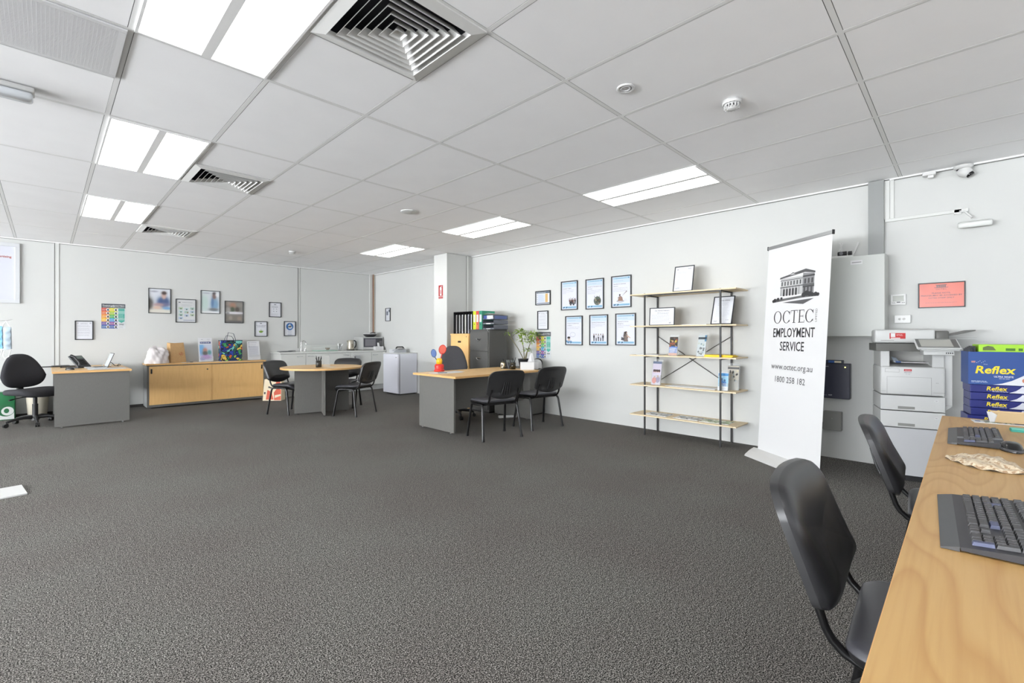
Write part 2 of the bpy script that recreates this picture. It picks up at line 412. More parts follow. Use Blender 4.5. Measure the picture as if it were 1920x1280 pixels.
mb.box(XR-.02, XR, YF, YB, CZ-.008, CZ+.006, TBAR); mb.box(XL, XR-.02, YB-.02, YB, CZ-.008, CZ+.006, TBAR)
mb.box(XR-.006, XR, YF, YB, CZ-.014, CZ-.008, SEAM); mb.box(XL, XR-.006, YB-.006, YB, CZ-.014, CZ-.008, SEAM); struct(mb, 'trim_2')
mb = MB(); mb.box(XL, 3.2, YB-.012, YB, 0, .045, mat('dark_skirting', (58, 56, 54), .7)); struct(mb, 'baseboard_back')

# column on the right wall
mb = MB(); mb.box(4.94, XR, 6.48, 6.86, 0, CZ, WALL); struct(mb, 'trim_3')
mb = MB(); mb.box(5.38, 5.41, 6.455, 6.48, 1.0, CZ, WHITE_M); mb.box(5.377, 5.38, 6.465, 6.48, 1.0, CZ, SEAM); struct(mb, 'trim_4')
# surface ducts on the back wall
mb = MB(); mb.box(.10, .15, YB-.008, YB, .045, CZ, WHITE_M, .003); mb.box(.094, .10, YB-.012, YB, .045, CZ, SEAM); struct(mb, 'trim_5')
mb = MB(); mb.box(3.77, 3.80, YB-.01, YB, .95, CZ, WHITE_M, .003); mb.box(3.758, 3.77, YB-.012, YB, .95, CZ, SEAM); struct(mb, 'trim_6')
mb = MB(); mb.box(5.40, 5.47, YB-.03, YB, .93, CZ, WHITE_M, .003); struct(mb, 'trim_7')
mb = MB(); mb.cyl(5.46, 10.02, 1.24, CZ, .011, mat('copper_pipe', (128, 88, 72), .45, metal=.6), 12)
mb.cyl(5.487, 10.035, 1.24, CZ, .012, mat('cream_pipe', (226, 214, 186), .5), 12)
one(mb, 'water_pipe', 'thin brown and cream pipes rising to the ceiling in the kitchen corner', 'pipe')
# grey trunking above the network cabinet, white trunking beside it
mb = MB(); mb.box(XR-.05, XR, .548, .665, 1.955, CZ, mat('grey_trunking', (140, 142, 140), .5)); struct(mb, 'trim_8')
mb = MB(); mb.box(XR-.012, XR, .478, .51, 2.30, CZ, WHITE_M, .003); mb.box(XR-.02, XR, .51, .548, 2.30, CZ, WHITE_M)
mb.box(XR-.02, XR, -.01, .545, 2.272, 2.30, WHITE_M, .003); struct(mb, 'trim_9')

# ================================================================== CEILING FITTINGS
def ceiling_light():
    o = thing('ceiling_light', '', 'light', group='twin panel ceiling lights')
    a, b = .288, .588; mb = MB()
    for x0, x1, y0, y1 in ((-a, a, -b, -b+.012), (-a, a, b-.012, b), (-a, -a+.012, -b+.012, b-.012), (a-.012, a, -b+.012, b-.012), (-.022, .022, -b+.012, b-.012)):
        mb.box(x0, x1, y0, y1, -.004, .012, TBAR)
    mb.box(-a, a, -b, b, .012, .016, WHITE); mb.build('frame', o)
    for s in (-1, 1):
        m2 = MB(); x0, x1 = sorted((s*.022, s*(a-.012))); m2.box(x0, x1, -b+.012, b-.012, .002, .008, LAMP); m2.build('diffuser', o)
    return o
lab = {(0, -1): 'largest twin panel ceiling light, nearest, cut by the top edge of the picture', (0, 1): 'twin panel ceiling light in the left row, second from the camera, beside a square vent',
 (0, 3): 'smallest twin panel ceiling light in the left row, near the back wall', (6, -1): 'twin panel ceiling light in the right row, nearest to the banner', (6, 1): 'twin panel ceiling light in the right row, above the six blue posters',
 (6, 3): 'twin panel ceiling light in the right row, farthest back near the kitchen'}
first = None
for (i, j) in LIGHTS:
    loc = (GX+i*.6+.3, GY+j*1.2+.6, CZ); L = lab.get((i, j), 'twin panel ceiling light behind the camera or left of the picture')
    if first is None: first = ceiling_light(); first.location = loc; first['label'] = L
    else: dup(first, loc, 0, L)

def vent(loc, label):
    o = thing('air_diffuser', label, 'vent', loc, 0, 'square louvred ceiling vents')
    mb = MB(); R = .287
    def ringq(a, za, b, zb, m, dst):
        vs = [(-a, -a, za), (a, -a, za), (a, a, za), (-a, a, za), (-b, -b, zb), (b, -b, zb), (b, b, zb), (-b, b, zb)]
        dst.add(vs, [(i, (i+1) % 4, 4+(i+1) % 4, 4+i) for i in range(4)], m)
    VW = mat('vent_white', (222, 222, 219), .45)
    ringq(.2985, -.001, .2985, .012, VW, mb); ringq(.2985, -.001, R, -.003, VW, mb); ringq(R, -.003, .245, -.012, VW, mb); ringq(.245, -.012, .235, .012, VW, mb); mb.build('frame', o)
    for k in range(6):
        a = .212-k*.036; m2 = MB(); ringq(a, -.014, a-.026, .026, VW, m2); ringq(a, -.014, a-.003, -.014, VW, m2); ringq(a-.003, -.014, a-.028, .024, VW, m2)
        if k == 5: m2.add([(-a, -a, -.012), (a, -a, -.012), (a, a, -.012), (-a, a, -.012), (0, 0, .012)], [(0, 1, 4), (1, 2, 4), (2, 3, 4), (3, 0, 4)], VW)
        m2.build('louvre', o)
    m3 = MB(); DK = mat('vent_dark', (52, 53, 58), .8)
    m3.box(-.28, .28, -.28, .28, .15, .155, DK)
    for (x0, x1, y0, y1) in ((-.285, -.28, -.285, .285), (.28, .285, -.285, .285), (-.28, .28, -.285, -.28), (-.28, .28, .28, .285)): m3.box(x0, x1, y0, y1, .012, .155, DK)
    m3.build('duct_box', o)
for (i, j, h), L in zip(VENTS, ('large square ceiling vent nearest the camera, beside the biggest light', 'square ceiling vent in the left row, middle one of the three', 'square ceiling vent farthest back, close to the back wall')):
    vent((GX+i*.6+.3, GY+j*1.2+(.9 if h else .3), CZ), L)

# return air grille
o = thing('return_air_grille', 'long perforated metal grille in the ceiling at the upper left corner', 'vent', (GX-.61, GY+.29, CZ))
mb = MB(); GW, GH = .60, .285; GM = mat('grille_white', (214, 214, 214), .45)
mb.box(-GW, GW, -GH, -GH+.03, -.004, .004, GM, .002); mb.box(-GW, GW, GH-.03, GH, -.004, .004, GM, .002)
mb.box(-GW, -GW+.03, -GH+.03, GH-.03, -.004, .004, GM, .002); mb.box(GW-.03, GW, -GH+.03, GH-.03, -.004, .004, GM, .002); mb.build('frame', o)
mb = MB(); n = 62
for k in range(n):
    y = -GH+.034+(2*GH-.068)*k/(n-1); mb.box(-GW+.03, GW-.03, y-.0026, y+.0026, -.004, .000, GM)
for k in range(80):
    x = -GW+.03+(2*GW-.06)*k/79; mb.box(x-.0018, x+.0018, -GH+.03, GH-.03, -.0035, .0005, GM)
mb.build('perforated_plate', o)
mb = MB(); mb.box(-GW+.03, GW-.03, -GH+.03, GH-.03, .02, .024, mat('grille_back', (120, 120, 126), .8)); mb.box(-GW+.0, GW, -GH, GH, .024, .03, GM); mb.build('backing', o)

# emergency batten at the left
o = thing('emergency_light', 'white clear-covered emergency light batten on the ceiling at the left edge', 'light', (-.335, 3.93, CZ))
mb = MB(); mb.box(-.29, .29, -.055, .055, -.03, -.001, WHITE, .008); mb.build('housing', o)
mb = MB(); mb.box(-.285, .283, -.05, .05, -.075, -.03, mat('batten_cover', (222, 226, 230), .15), .016); mb.build('cover', o)
# recessed spot
o = thing('downlight', 'small round recessed downlight in a ceiling tile, left of the smoke detector', 'light', (2.392, 1.425, CZ))
mb = MB(); mb.lathe([(.052, .004), (.052, -.003), (.04, -.005), (.036, -.001), (.033, .003)], WHITE, 32); mb.build('bezel', o)
mb = MB(); mb.lathe([(.031, .0025), (.031, -.004), (.024, -.0045), (.02, .001)], mat('spot_ring', (205, 205, 205), .3), 32); mb.lathe([(0, -.002), (.02, .001), (.031, .002)], WHITE, 24); mb.build('lamp', o)
def smoke(loc, label, k=1):
    o = thing('smoke_detector', label, 'detector', loc, .4, 'ceiling smoke detectors')
    mb = MB(); mb.lathe([(0, 0), (.055, 0), (.055, -.018), (.049, -.022), (.049, -.022)], WHITE, 32); mb.build('base', o)
    mb = MB(); mb.lathe([(.044, -.022), (.030, -.048), (.024, -.052), (0, -.053)], WHITE, 28)
    for q in range(14):
        a = 2*PI*q/14; mb.box(.031, .046, -.0022, .0022, -.045, -.02, WHITE, 0, Matrix.Rotation(a, 4, 'Z'))
        mb.box(.036, .0405, .004, .011, -.038, -.026, mat('slot_dark', (70, 70, 70), .6), 0, Matrix.Rotation(a, 4, 'Z'))
    mb.build('sensor_head', o)
smoke((2.984, 1.035, CZ), 'white smoke detector on the ceiling at the right, largest one')
smoke((2.978, 8.246, CZ), 'small distant smoke detector on the ceiling near the back wall')
mb = MB(); mb.lathe([(0, -.006), (.085, -.006), (.095, 0), (.095, .006)], mat('speaker_cover', (206, 207, 204), .6), 36)
one(mb, 'ceiling_speaker', 'flat round white ceiling speaker in the middle of the room', 'speaker', (2.99, 4.646, CZ))
# security camera
o = thing('security_camera', 'white dome security camera at the top of the right wall', 'camera', (5.455, .02, CZ-.012), .5)
mb = MB(); mb.lathe([(0, 0), (.062, 0), (.064, -.012), (.05, -.03), (.045, -.03)], WHITE, 28); mb.build('mount', o)
mb = MB(); Mx = Matrix.Translation((-.006, -.004, -.052)) @ Matrix.Rotation(math.radians(40), 4, 'Y') @ Matrix.Rotation(math.radians(-30), 4, 'X')
mb.lathe([(.0, -.046), (.03, -.044), (.038, -.032), (.047, 0), (.038, .03), (.0, .045)], WHITE, 28, Mx); mb.build('eyeball', o)
mb = MB(); Mx2 = Matrix.Translation((-.012, -.012, -.056)) @ Matrix.Rotation(math.radians(25), 4, 'Y') @ Matrix.Rotation(math.radians(-30), 4, 'X')
mb.lathe([(0, -.050), (.012, -.0495), (.026, -.048), (.028, -.04), (.028, -.03)], mat('lens_black', (18, 18, 20), .12), 24, Mx2); mb.build('lens', o)
mb = MB(); mb.box(-.03, .03, -.045, .045, -.03, 0, WHITE, .005); mb.box(-.026, -.005, -.03, .01, -.055, -.03, WHITE, .004)
for k in range(3): mb.box(-.012+k*.012, -.006+k*.012, -.047, -.045, -.024, -.006, SEAM)
one(mb, 'motion_sensor', 'small white wall sensor at the ceiling, left of the dome camera', 'sensor', (5.47, .235, CZ-.012))
o = thing('wireless_access_point', 'pale access point on an angled bracket high on the right wall', 'access point', (XR, -.05, 2.17), RW)
mb = MB(); mb.tube([(-.10, -.01, .115), (-.06, -.03, .10), (-.02, -.06, .035)], .008, WHITE); mb.box(-.13, -.08, -.02, 0, .09, .13, WHITE, .003); mb.build('bracket', o)
mb = MB(); mb.box(-.105, .10, -.115, -.02, -.022, .022, mat('ap_white', (224, 226, 222), .5), .012, Matrix.Rotation(.28, 4, 'X')); mb.build('housing', o)

# ================================================================== WALL PICTURES
BLUE1, BLUE2, BLUE3 = (176, 210, 230), (206, 224, 238), (150, 196, 224)
def std_poster(label, y0, y1, z0, z1, title, body, art):
    w, h = abs(y0-y1), z1-z0
    o, s = framed('framed_poster', label, 'poster', rwall(y0, y1, z0), RW, w, h, .013, .02, 'blue and white standards posters')
    W, H = s.w, s.h; s.rect(0, 0, W, H, (232, 234, 246), 1); m = .014
    s.rect(m, H*.915, W-m, H*.985, BLUE1, 2); s.rect(m, H*.80, W-m, H*.905, BLUE2, 2)
    s.lines(.05, H*.94, W*.6, 1, .01, .004, (120, 160, 190), 3, 0); s.ell(W-.03, H*.955, .011, .011, (120, 170, 205), 3)
    s.lines(.03, H*.86, W*.5, 1, .01, .003, (140, 160, 190), 3, 0)
    s.rect(m, .012, W-m, H*.10, BLUE3, 2)
    for k, x in enumerate((.035, .085)):
        s.ell(x, .024, .006, .012, (30, 60, 100), 3); s.ell(x+.012, .03, .009, .006, (30, 60, 100), 3)
    s.lines(.12, .022, W*.5, 1, .01, .006, (90, 150, 195), 3, 0)
    z = H*.745
    for t in title: s.text(t, .022, z, .0115, (60, 62, 80), 'l', min(W-.045, len(t)*.0086), .01); z -= .028
    z += .004
    for t in body: s.text(t, .022, z, .0072, (70, 72, 92), 'l', min(W-.045, len(t)*.0066)); z -= .021
    art(s, W, H); s.build('print', o)
DKG = (52, 52, 56)
def person(s, x, z, k, top=(70, 70, 76), bot=(40, 40, 44), skin=(196, 160, 140), l=3):
    s.rect(x-.010*k, z, x-.001*k, z+.045*k, bot, l); s.rect(x+.001*k, z, x+.010*k, z+.045*k, bot, l)
    s.poly([(x-.013*k, z+.042*k), (x+.013*k, z+.042*k), (x+.016*k, z+.085*k), (x-.016*k, z+.085*k)], top, l)
    s.ell(x, z+.097*k, .0085*k, .011*k, skin, l+1, 10)
    s.ell(x, z+.102*k, .0085*k, .007*k, (50, 40, 36), l+2, 10)
def art_crowd(s, W, H):
    for i in range(9):
        x = W*.52+(i % 5)*.026+(.012 if i > 4 else 0); z = .055+(0 if i % 2 else .02)
        person(s, x, z, .75, random.choice([(60, 60, 66), (110, 60, 60), (200, 196, 190), (90, 90, 100)]), l=3+i % 2)
    for i in range(8): s.poly([(W*.45+i*.017, .12), (W*.45+i*.017+.004, .12), (W*.44+i*.019, .16+.01*(i % 3)), (W*.43+i*.019, .16+.01*(i % 3))], (150, 110, 96), 4)
def art_globe(s, W, H):
    s.ell(W*.66, .105, .062, .062, (86, 96, 84), 3, 28)
    for i in range(26):
        a = random.uniform(0, 6.28); r = random.uniform(0, .05); q = random.uniform(.008, .016)
        s.ell(W*.66+r*math.cos(a), .105+r*math.sin(a), q, q*.8, random.choice([(48, 48, 52), (200, 196, 170), (130, 150, 110), (170, 140, 120), (90, 90, 96)]), 4+i % 3, 8)
    for i in range(3): person(s, W*.5+i*.04, .15, .28, l=7)
def art_jump(s, W, H):
    s.ring(W*.45, .075, .058, .016, .006, (80, 80, 84), 3, 24)
    s.poly([(W*.30, .075), (W*.60, .075), (W*.56, .125), (W*.48, .145), (W*.38, .14), (W*.33, .10)], (150, 116, 100), 4)
    s.poly([(W*.48, .125), (W*.53, .14), (W*.82, .205), (W*.80, .215)], (120, 92, 80), 5)
    s.ell(W*.42, .158, .012, .015, (60, 46, 42), 5); s.poly([(W*.38, .14), (W*.30, .12), (W*.33, .113)], (120, 92, 80), 5)
    s.lines(W*.66, .10, .05, 3, .012, .0015, (120, 120, 120), 3)
def art_bubble(s, W, H):
    s.ring(W*.42, .145, .05, .034, .0025, (70, 90, 110), 3, 26); s.ring(W*.25, .108, .012, .008, .002, (70, 90, 110), 3, 12)
    s.ell(W*.18, .078, .027, .033, (222, 200, 186), 4); s.ell(W*.17, .10, .027, .017, (40, 34, 32), 5)
    s.poly([(0, .03), (W*.4, .03), (W*.33, .055), (W*.2, .048), (.0, .06)], (110, 150, 190), 4); s.ell(W*.2, .088, .004, .004, (30, 30, 30), 6); s.ell(W*.13, .088, .004, .004, (30, 30, 30), 6)
    s.ring(W*.17, .065, .009, .005, .002, (60, 40, 40), 6, 10)
def art_team(s, W, H):
    for i in range(5): person(s, W*.22+i*.038, .048, .95, [(46, 46, 50), (200, 200, 206), (60, 60, 64), (190, 190, 200), (56, 56, 62)][i], l=3)
    s.rect(W*.3, .105, W*.66, .122, (226, 226, 234), 6); s.text('Together', W*.48, .110, .006, (60, 60, 70), 'c', l=7)
def art_bag(s, W, H):
    s.poly([(W*.40, .04), (W*.64, .04), (W*.62, .075), (W*.66, .11), (W*.58, .145), (W*.46, .15), (W*.38, .11), (W*.42, .075)], (118, 98, 88), 4)
    s.ell(W*.54, .158, .016, .02, (60, 46, 42), 5); s.poly([(W*.42, .17), (W*.54, .178), (W*.5, .11), (W*.38, .11)], (70, 54, 48), 5); s.ell(W*.575, .155, .009, .012, (206, 172, 152), 6)
    s.poly([(W*.26, .06), (W*.44, .05), (W*.44, .09), (W*.28, .10)], (66, 66, 72), 6); s.ring(W*.35, .10, .02, .014, .003, (66, 66, 72), 6, 12)
    s.poly([(W*.6, .13), (W*.78, .09), (W*.74, .085), (W*.58, .11)], (206, 172, 152), 5)
std_poster('black framed blue poster of a waving crowd, top row left of the six', 4.39, 4.08, 1.60, 2.035, ['Standard 1: Rights'], ['We have the right to be treated', 'fairly when you use disability', 'services.'], art_crowd)
std_poster('black framed blue poster with a round globe collage, top row centre of the six', 3.937, 3.628, 1.595, 2.03, ['Standard 2: Participation and', 'Inclusion'], ['You can take part in the community', 'and feel included when you use', 'disability services.'], art_globe)
std_poster('black framed blue poster of a figure with raised arm, top row right of the six', 3.506, 3.195, 1.60, 2.035, ['Standard 3: Individual', 'Outcomes'], ['Your service supports you to make', 'choices about what you want to do.', 'You can work toward your goals.'], art_jump)
std_poster('black framed blue poster with an empty speech bubble, bottom row left of the six', 4.308, 3.993, 1.075, 1.51, ['Standard 4: Feedback and', 'Complaints'], ['You can tell people what you think', 'about the services you receive.'], art_bubble)
std_poster('black framed blue poster of five people holding a sign, bottom row centre of the six', 3.871, 3.561, 1.08, 1.515, ['Standard 5: Service Access'], ['Finding and using services is fair.', 'You can access the services', 'you need.'], art_team)
std_poster('black framed blue poster of a woman with a bag, bottom row right of the six', 3.44, 3.13, 1.085, 1.52, ['Standard 6: Service', 'Management'], ['Disability services should be', 'managed well.'], art_bag)
def notice(s, head=True, foot=True):
    W, H = s.w, s.h
    s.ell(.022, H-.026, .012, .009, (190, 192, 200), 2); s.ell(W-.022, H-.026, .012, .009, (190, 192, 200), 2)
    s.lines(W*.28, H-.028, W*.44, 2, .014, .003, (120, 120, 128), 2, .2)
    z = H-.065
    for n in (3, 4, 3, 2):
        if z-n*.012 < .02: break
        s.lines(.022, z, W-.044, n, .012, .0022, (140, 142, 156), 2, .15); z -= n*.012+.01
# landscape chart, notice and training poster left of the six
o, s = framed('framed_chart', 'small landscape chart with an orange column, above the plant on the right wall', 'chart', rwall(4.911, 4.60, 1.70), RW, .311, .225, .013, .02)
W, H = s.w, s.h; s.rect(.01, H*.86, W-.01, H*.98, (74, 92, 108), 2); s.lines(.03, H*.9, W*.6, 1, .01, .006, (230, 236, 240), 3, 0)
s.rect(W*.66, .03, W*.84, H*.82, (226, 186, 116), 2); s.rect(W*.12, .03, W*.64, H*.82, (214, 224, 240), 2); s.rect(.01, .01, W-.01, .022, (74, 92, 108), 2)
for i in range(5): s.ell(.022, H*.75-i*.032, .008, .008, (120, 136, 156), 3, 10)
s.lines(W*.16, H*.74, W*.42, 9, .0145, .002, (150, 160, 180), 3); s.lines(W*.68, H*.74, W*.12, 8, .016, .002, (170, 130, 70), 3); s.build('print', o)
o, s = framed('framed_notice', 'narrow black framed typed notice above the rainbow poster on the right wall', 'notice', rwall(4.868, 4.646, 1.31), RW, .222, .30, .013, .02); notice(s); s.build('print', o)
def training(name, label, loc, rz, w, h):
    s = Sheet(-w/2, 0, -.0026, .35); s.rect(0, 0, w, h, (226, 230, 232), 0)
    s.mb.box(-w/2, w/2, -.002, 0, 0, h, PAPER)
    s.rect(0, h*.83, w, h, (84, 90, 96), 1)
    s.text('Training@OCTEC', w*.5, h*.895, h*.052, (244, 244, 244), 'c', w*.92, .02, 2); s.lines(w*.06, h*.85, w*.88, 1, .01, .004, (214, 216, 218), 2, 0)
    A = [(206, 74, 60), (226, 120, 70), (236, 158, 60), (238, 190, 66), (110, 84, 160), (70, 110, 170)]
    B = [(226, 214, 60), (170, 200, 60), (84, 178, 96), (66, 160, 214), (150, 80, 150), (60, 96, 170)]
    q = h*.83/6; xa = w*.66
    for i in range(6):
        z1 = h*.83-i*q; z0 = z1-q
        s.rect(0, z0, xa/2, z1, A[i], 1); s.rect(xa/2, z0, xa, z1, B[i], 1)
        s.poly([(0, z1), (xa/2*.62, z1), (xa/2*.31, z1-q*.3)], tuple(min(255, c+24) for c in A[i]), 2); s.poly([(xa/2, z1), (xa/2*1.62, z1), (xa/2*1.31, z1-q*.3)], tuple(min(255, c+24) for c in B[i]), 2)
        for x0 in (0, xa/2):
            s.ell(x0+xa*.40, z0+q*.5, q*.42, q*.42, (236, 236, 232), 3, 16); s.ell(x0+xa*.41, z0+q*.45, q*.24, q*.28, random.choice([(50, 50, 56), (96, 80, 70), (70, 90, 110)]), 4, 12)
            s.lines(x0+xa*.04, z0+q*.62, xa*.24, 3, q*.2, .0025, (250, 244, 236), 3)
    x0, x1 = w*.70, w*.97
    s.poly([(x0, h*.82), (x1, h*.82), (x1, h*.30), ((x0+x1)/2, h*.23), (x0, h*.30)], (84, 176, 160), 1); s.rect(x0, h*.60, x1, h*.72, (150, 206, 196), 2)
    s.rect(x0, h*.40, x1, h*.415, (230, 240, 238), 2); s.rect(x0, h*.355, x1, h*.37, (230, 240, 238), 2); s.lines(x0+.012, h*.56, (x1-x0)*.7, 4, .018, .003, (226, 240, 236), 3)
    s.rect((x0+x1)/2-.03, h*.165, (x0+x1)/2+.03, h*.195, (110, 116, 120), 2); s.text('OCTEC', (x0+x1)/2, h*.125, .013, (70, 74, 78), 'c', l=3); s.lines(x0+.01, h*.09, (x1-x0)*.75, 3, .013, .002, (150, 150, 155), 2)
    o = s.mb.build(name); o.location = loc; o.rotation_euler = (0, 0, rz); return tag(o, label, 'poster', 'rainbow training posters')
training('training_poster', 'rainbow coloured training poster on the right wall, partly behind the potted plant', rwall(4.899, 4.60, .865), RW, .299, .41)
training('training_poster', 'rainbow coloured training poster on the back wall above the left desk', ((.643+.945)/2, YB, 1.335), 0, .302, .41)
# red fire extinguisher sign on the column
s = Sheet(-.07, 0, -.0034, .35); s.mb.box(-.07, .07, -.003, 0, 0, .25, PAPER); s.rect(.006, .05, .134, .244, (186, 46, 46), 1); s.rect(.006, .006, .134, .042, (186, 46, 46), 1)
s.poly([(.045, .06), (.095, .06), (.098, .19), (.085, .215), (.055, .215), (.042, .19)], (244, 238, 236), 2); s.poly([(.06, .215), (.115, .235), (.118, .228), (.08, .212)], (244, 238, 236), 2)
s.rect(.062, .09, .078, .16, (186, 46, 46), 3); s.lines(.02, .022, .1, 1, .01, .006, (240, 220, 218), 2, 0)
o = s.mb.build('fire_sign'); o.location = (4.94, 6.655, 1.87); o.rotation_euler = (0, 0, RW); tag(o, 'red and white fire extinguisher sign on the white column', 'sign')
o, s = framed('framed_notice', 'small black framed notice alone on the right wall beyond the column', 'notice', rwall(9.54, 9.33, 1.55), RW, .21, .30, .013, .02)
s.rect(.02, s.h*.45, s.w*.55, s.h*.78, (110, 116, 130), 2); s.lines(.02, s.h*.9, s.w*.8, 2, .014, .003, (70, 76, 96), 2); s.lines(.02, s.h*.36, s.w*.8, 6, .014, .002, (140, 142, 156), 2); s.rect(s.w*.64, s.h*.7, s.w*.92, s.h*.92, (96, 104, 120), 2); s.build('print', o)
# orange printer notice
o, s = framed('framed_notice', 'landscape black framed orange notice above the printer', 'notice', rwall(.312, .008, 1.462), RW, .304, .222, .008, .016)
W, H = s.w, s.h; s.rect(0, 0, W, H, (220, 88, 58), 1); K = (84, 40, 44)
for i in range(5): s.rect(W*.5-.03+i*.0125, H*.83, W*.5-.021+i*.0125, H*.92, K, 2)
s.rect(W*.5-.036, H*.915, W*.5+.036, H*.94, K, 2); s.rect(W*.5-.045, H*.81, W*.5+.045, H*.83, K, 2)
s.text('OCTEC', W*.5, H*.72, .013, K, 'c', .07); s.text('PLEASE NOTE,', W*.5, H*.56, .011, K, 'c', .12, .02); s.text('PRINTER MAY BE ACCESSED BY', W*.5, H*.46, .011, K, 'c', W*.92, .02)
s.text('OCTEC STAFF ONLY', W*.5, H*.355, .011, K, 'c', W*.58, .02); s.lines(W*.14, H*.17, W*.7, 1, .01, .003, (150, 66, 56), 2, 0); s.build('print', o)
# back wall frames
def bframe(name, label, cat, x0, x1, z0, z1, t=.012, group=None): return framed(name, label, cat, ((x0+x1)/2, YB, z0), 0, x1-x0, z1-z0, t, .02, group)
def photo(label, x0, x1, z0, z1, fn, title=True):
    o, s = bframe('framed_photo', label, 'picture', x0, x1, z0, z1, .009, 'framed blurred photographs')
    blur_sheet('photo_print', o, s.x0, s.z0, s.w, s.h, fn, s.y-.0006)
    return o
SK = (190, 160, 150)
photo('blurred photo of a seated person in a blue jumper, leftmost on the back wall', 1.251, 1.567, 1.608, 2.045,
  blobs(lambda v: (214, 218, 224) if v > .25 else (206, 204, 196), [(.25, .89, .17, .03, (150, 152, 166), .8), (.0, .38, .2, .25, (86, 84, 80), 1), (.68, .47, .3, .22, (62, 82, 122), 1), (.72, .36, .32, .08, (110, 110, 140), .7), (.7, .72, .11, .14, SK, 1), (.71, .84, .12, .07, (78, 66, 62), 1), (.45, .34, .25, .07, (172, 142, 142), .9), (.4, .22, .2, .07, (208, 176, 156), .9), (.85, .2, .2, .06, (110, 156, 200), .9), (.55, .08, .6, .06, (212, 208, 196), 1)]))
photo('blurred photo of a standing person in pale blue, third frame on the back wall', 2.017, 2.325, 1.630, 2.06,
  blobs((206, 212, 214), [(.28, .9, .2, .03, (164, 166, 180), .8), (.18, .45, .2, .35, (186, 208, 200), .9), (.73, .4, .22, .3, (126, 160, 190), 1), (.62, .5, .07, .25, (84, 110, 150), .7), (.72, .78, .11, .13, (120, 100, 96), 1), (.72, .9, .1, .06, (84, 80, 82), 1), (.68, .17, .26, .07, (120, 120, 120), .9), (.9, .85, .12, .1, (236, 238, 240), .8), (.5, .04, .6, .04, (226, 226, 226), 1)]))
photo('dark blurred group photo with a white band, fourth frame in the back wall row', 2.405, 2.724, 1.460, 1.885,
  blobs((128, 124, 120), [(.15, .9, .2, .1, (150, 140, 132), 1), (.45, .82, .2, .12, (172, 128, 108), .9), (.8, .85, .2, .1, (140, 138, 130), 1), (.4, .62, .12, .12, (72, 84, 66), 1), (.68, .62, .12, .12, (84, 78, 72), 1), (.15, .6, .15, .12, (156, 152, 148), 1), (.55, .46, .6, .055, (218, 216, 222), 1), (.15, .44, .08, .05, (130, 130, 130), .8), (.5, .2, .5, .14, (124, 118, 110), 1), (.3, .22, .1, .1, (148, 140, 130), 1), (.8, .2, .12, .1, (146, 132, 120), 1), (.5, .04, .6, .05, (96, 94, 94), 1)]))
o, s = bframe('framed_chart', 'black framed chart of small pictures in a grid, second frame in the back wall row', 'chart', 1.637, 1.945, 1.455, 1.88, .011)
W, H = s.w, s.h; s.rect(0, 0, W, H, (222, 224, 224), 1); s.rect(W*.12, H*.86, W*.22, H*.89, (70, 76, 84), 2); s.lines(W*.32, H*.87, W*.55, 1, .01, .005, (120, 124, 130), 2, 0); s.lines(W*.26, H*.76, W*.6, 2, .02, .004, (160, 164, 170), 2)
for r in range(4):
    for q in range(3):
        if r == 3 and q: continue
        x = W*(.12+q*.30); z = H*(.56-r*.145)-(.01 if q == 1 else 0); c = [(188, 206, 176), (196, 218, 220), (176, 204, 190), (186, 202, 222)][(r+q) % 4]
        s.rect(x, z, x+W*.22, z+H*.10, c, 2); s.ell(x+W*(.12+.05*((r*q) % 2)), z+H*.03, W*.045, H*.025, random.choice([(90, 100, 110), (60, 70, 80), (150, 120, 90), (80, 110, 90)]), 3, 10)
s.rect(W*.36, H*.04, W*.97, H*.11, (200, 204, 214), 2); s.lines(W*.4, H*.08, W*.5, 2, .015, .003, (150, 154, 170), 3); s.build('print', o)
o, s = bframe('framed_notice', 'black framed typed notice on the back wall, left of the rainbow poster', 'notice', .325, .545, 1.15, 1.457, .013); notice(s); s.build('print', o)
OCT = [(.0, 0), (.0, 1)]
def logo(s, x, z, k=1, c=(80, 84, 92)):
    for i in range(4): s.rect(x-.018*k+i*.0095*k, z, x-.012*k+i*.0095*k, z+.010*k, c, 3)
    s.rect(x-.02*k, z+.01*k, x+.02*k, z+.013*k, c, 3); s.rect(x-.024*k, z-.003*k, x+.024*k, z, c, 3)
o, s = bframe('framed_notice', 'highest of three small framed notices on the back wall right of the tote bag', 'notice', 3.19, 3.425, 1.595, 1.90, .013)
W, H = s.w, s.h; logo(s, W/2, H*.86); s.lines(W*.2, H*.74, W*.6, 2, .022, .006, (110, 112, 120), 2, .1)
for a in (-1, 1):
    for b_ in (-1, 1):
        s.rect(W/2+a*.026-.008, H*.47+b_*.026-.003, W/2+a*.026+.008, H*.47+b_*.026+.003, (60, 62, 66), 3); s.rect(W/2+a*.031-.003, H*.47+b_*.022-.008, W/2+a*.031+.003, H*.47+b_*.022+.008, (60, 62, 66), 3)
s.lines(W*.15, H*.2, W*.7, 3, .018, .004, (176, 178, 184), 2); s.build('print', o)
o, s = bframe('framed_notice', 'black framed notice with a green dragonfly-like leaf emblem, right of the tote bag', 'notice', 2.923, 3.159, 1.20, 1.505, .013)
W, H = s.w, s.h; logo(s, W/2, H*.88); s.text('You are welcome', W/2, H*.72, .013, (80, 84, 96), 'c', W*.84, .02); s.lines(W*.16, H*.64, W*.7, 1, .02, .006, (110, 112, 120), 2, 0)
G = (140, 180, 76); s.ell(W/2, H*.30, .036, .022, G, 2, 20)
for a in range(-3, 4): s.poly([(W/2+a*.006, H*.30), (W/2+a*.011+.008, H*.30), (W/2+a*.016, H*.30+.04-.006*abs(a))], G, 3)
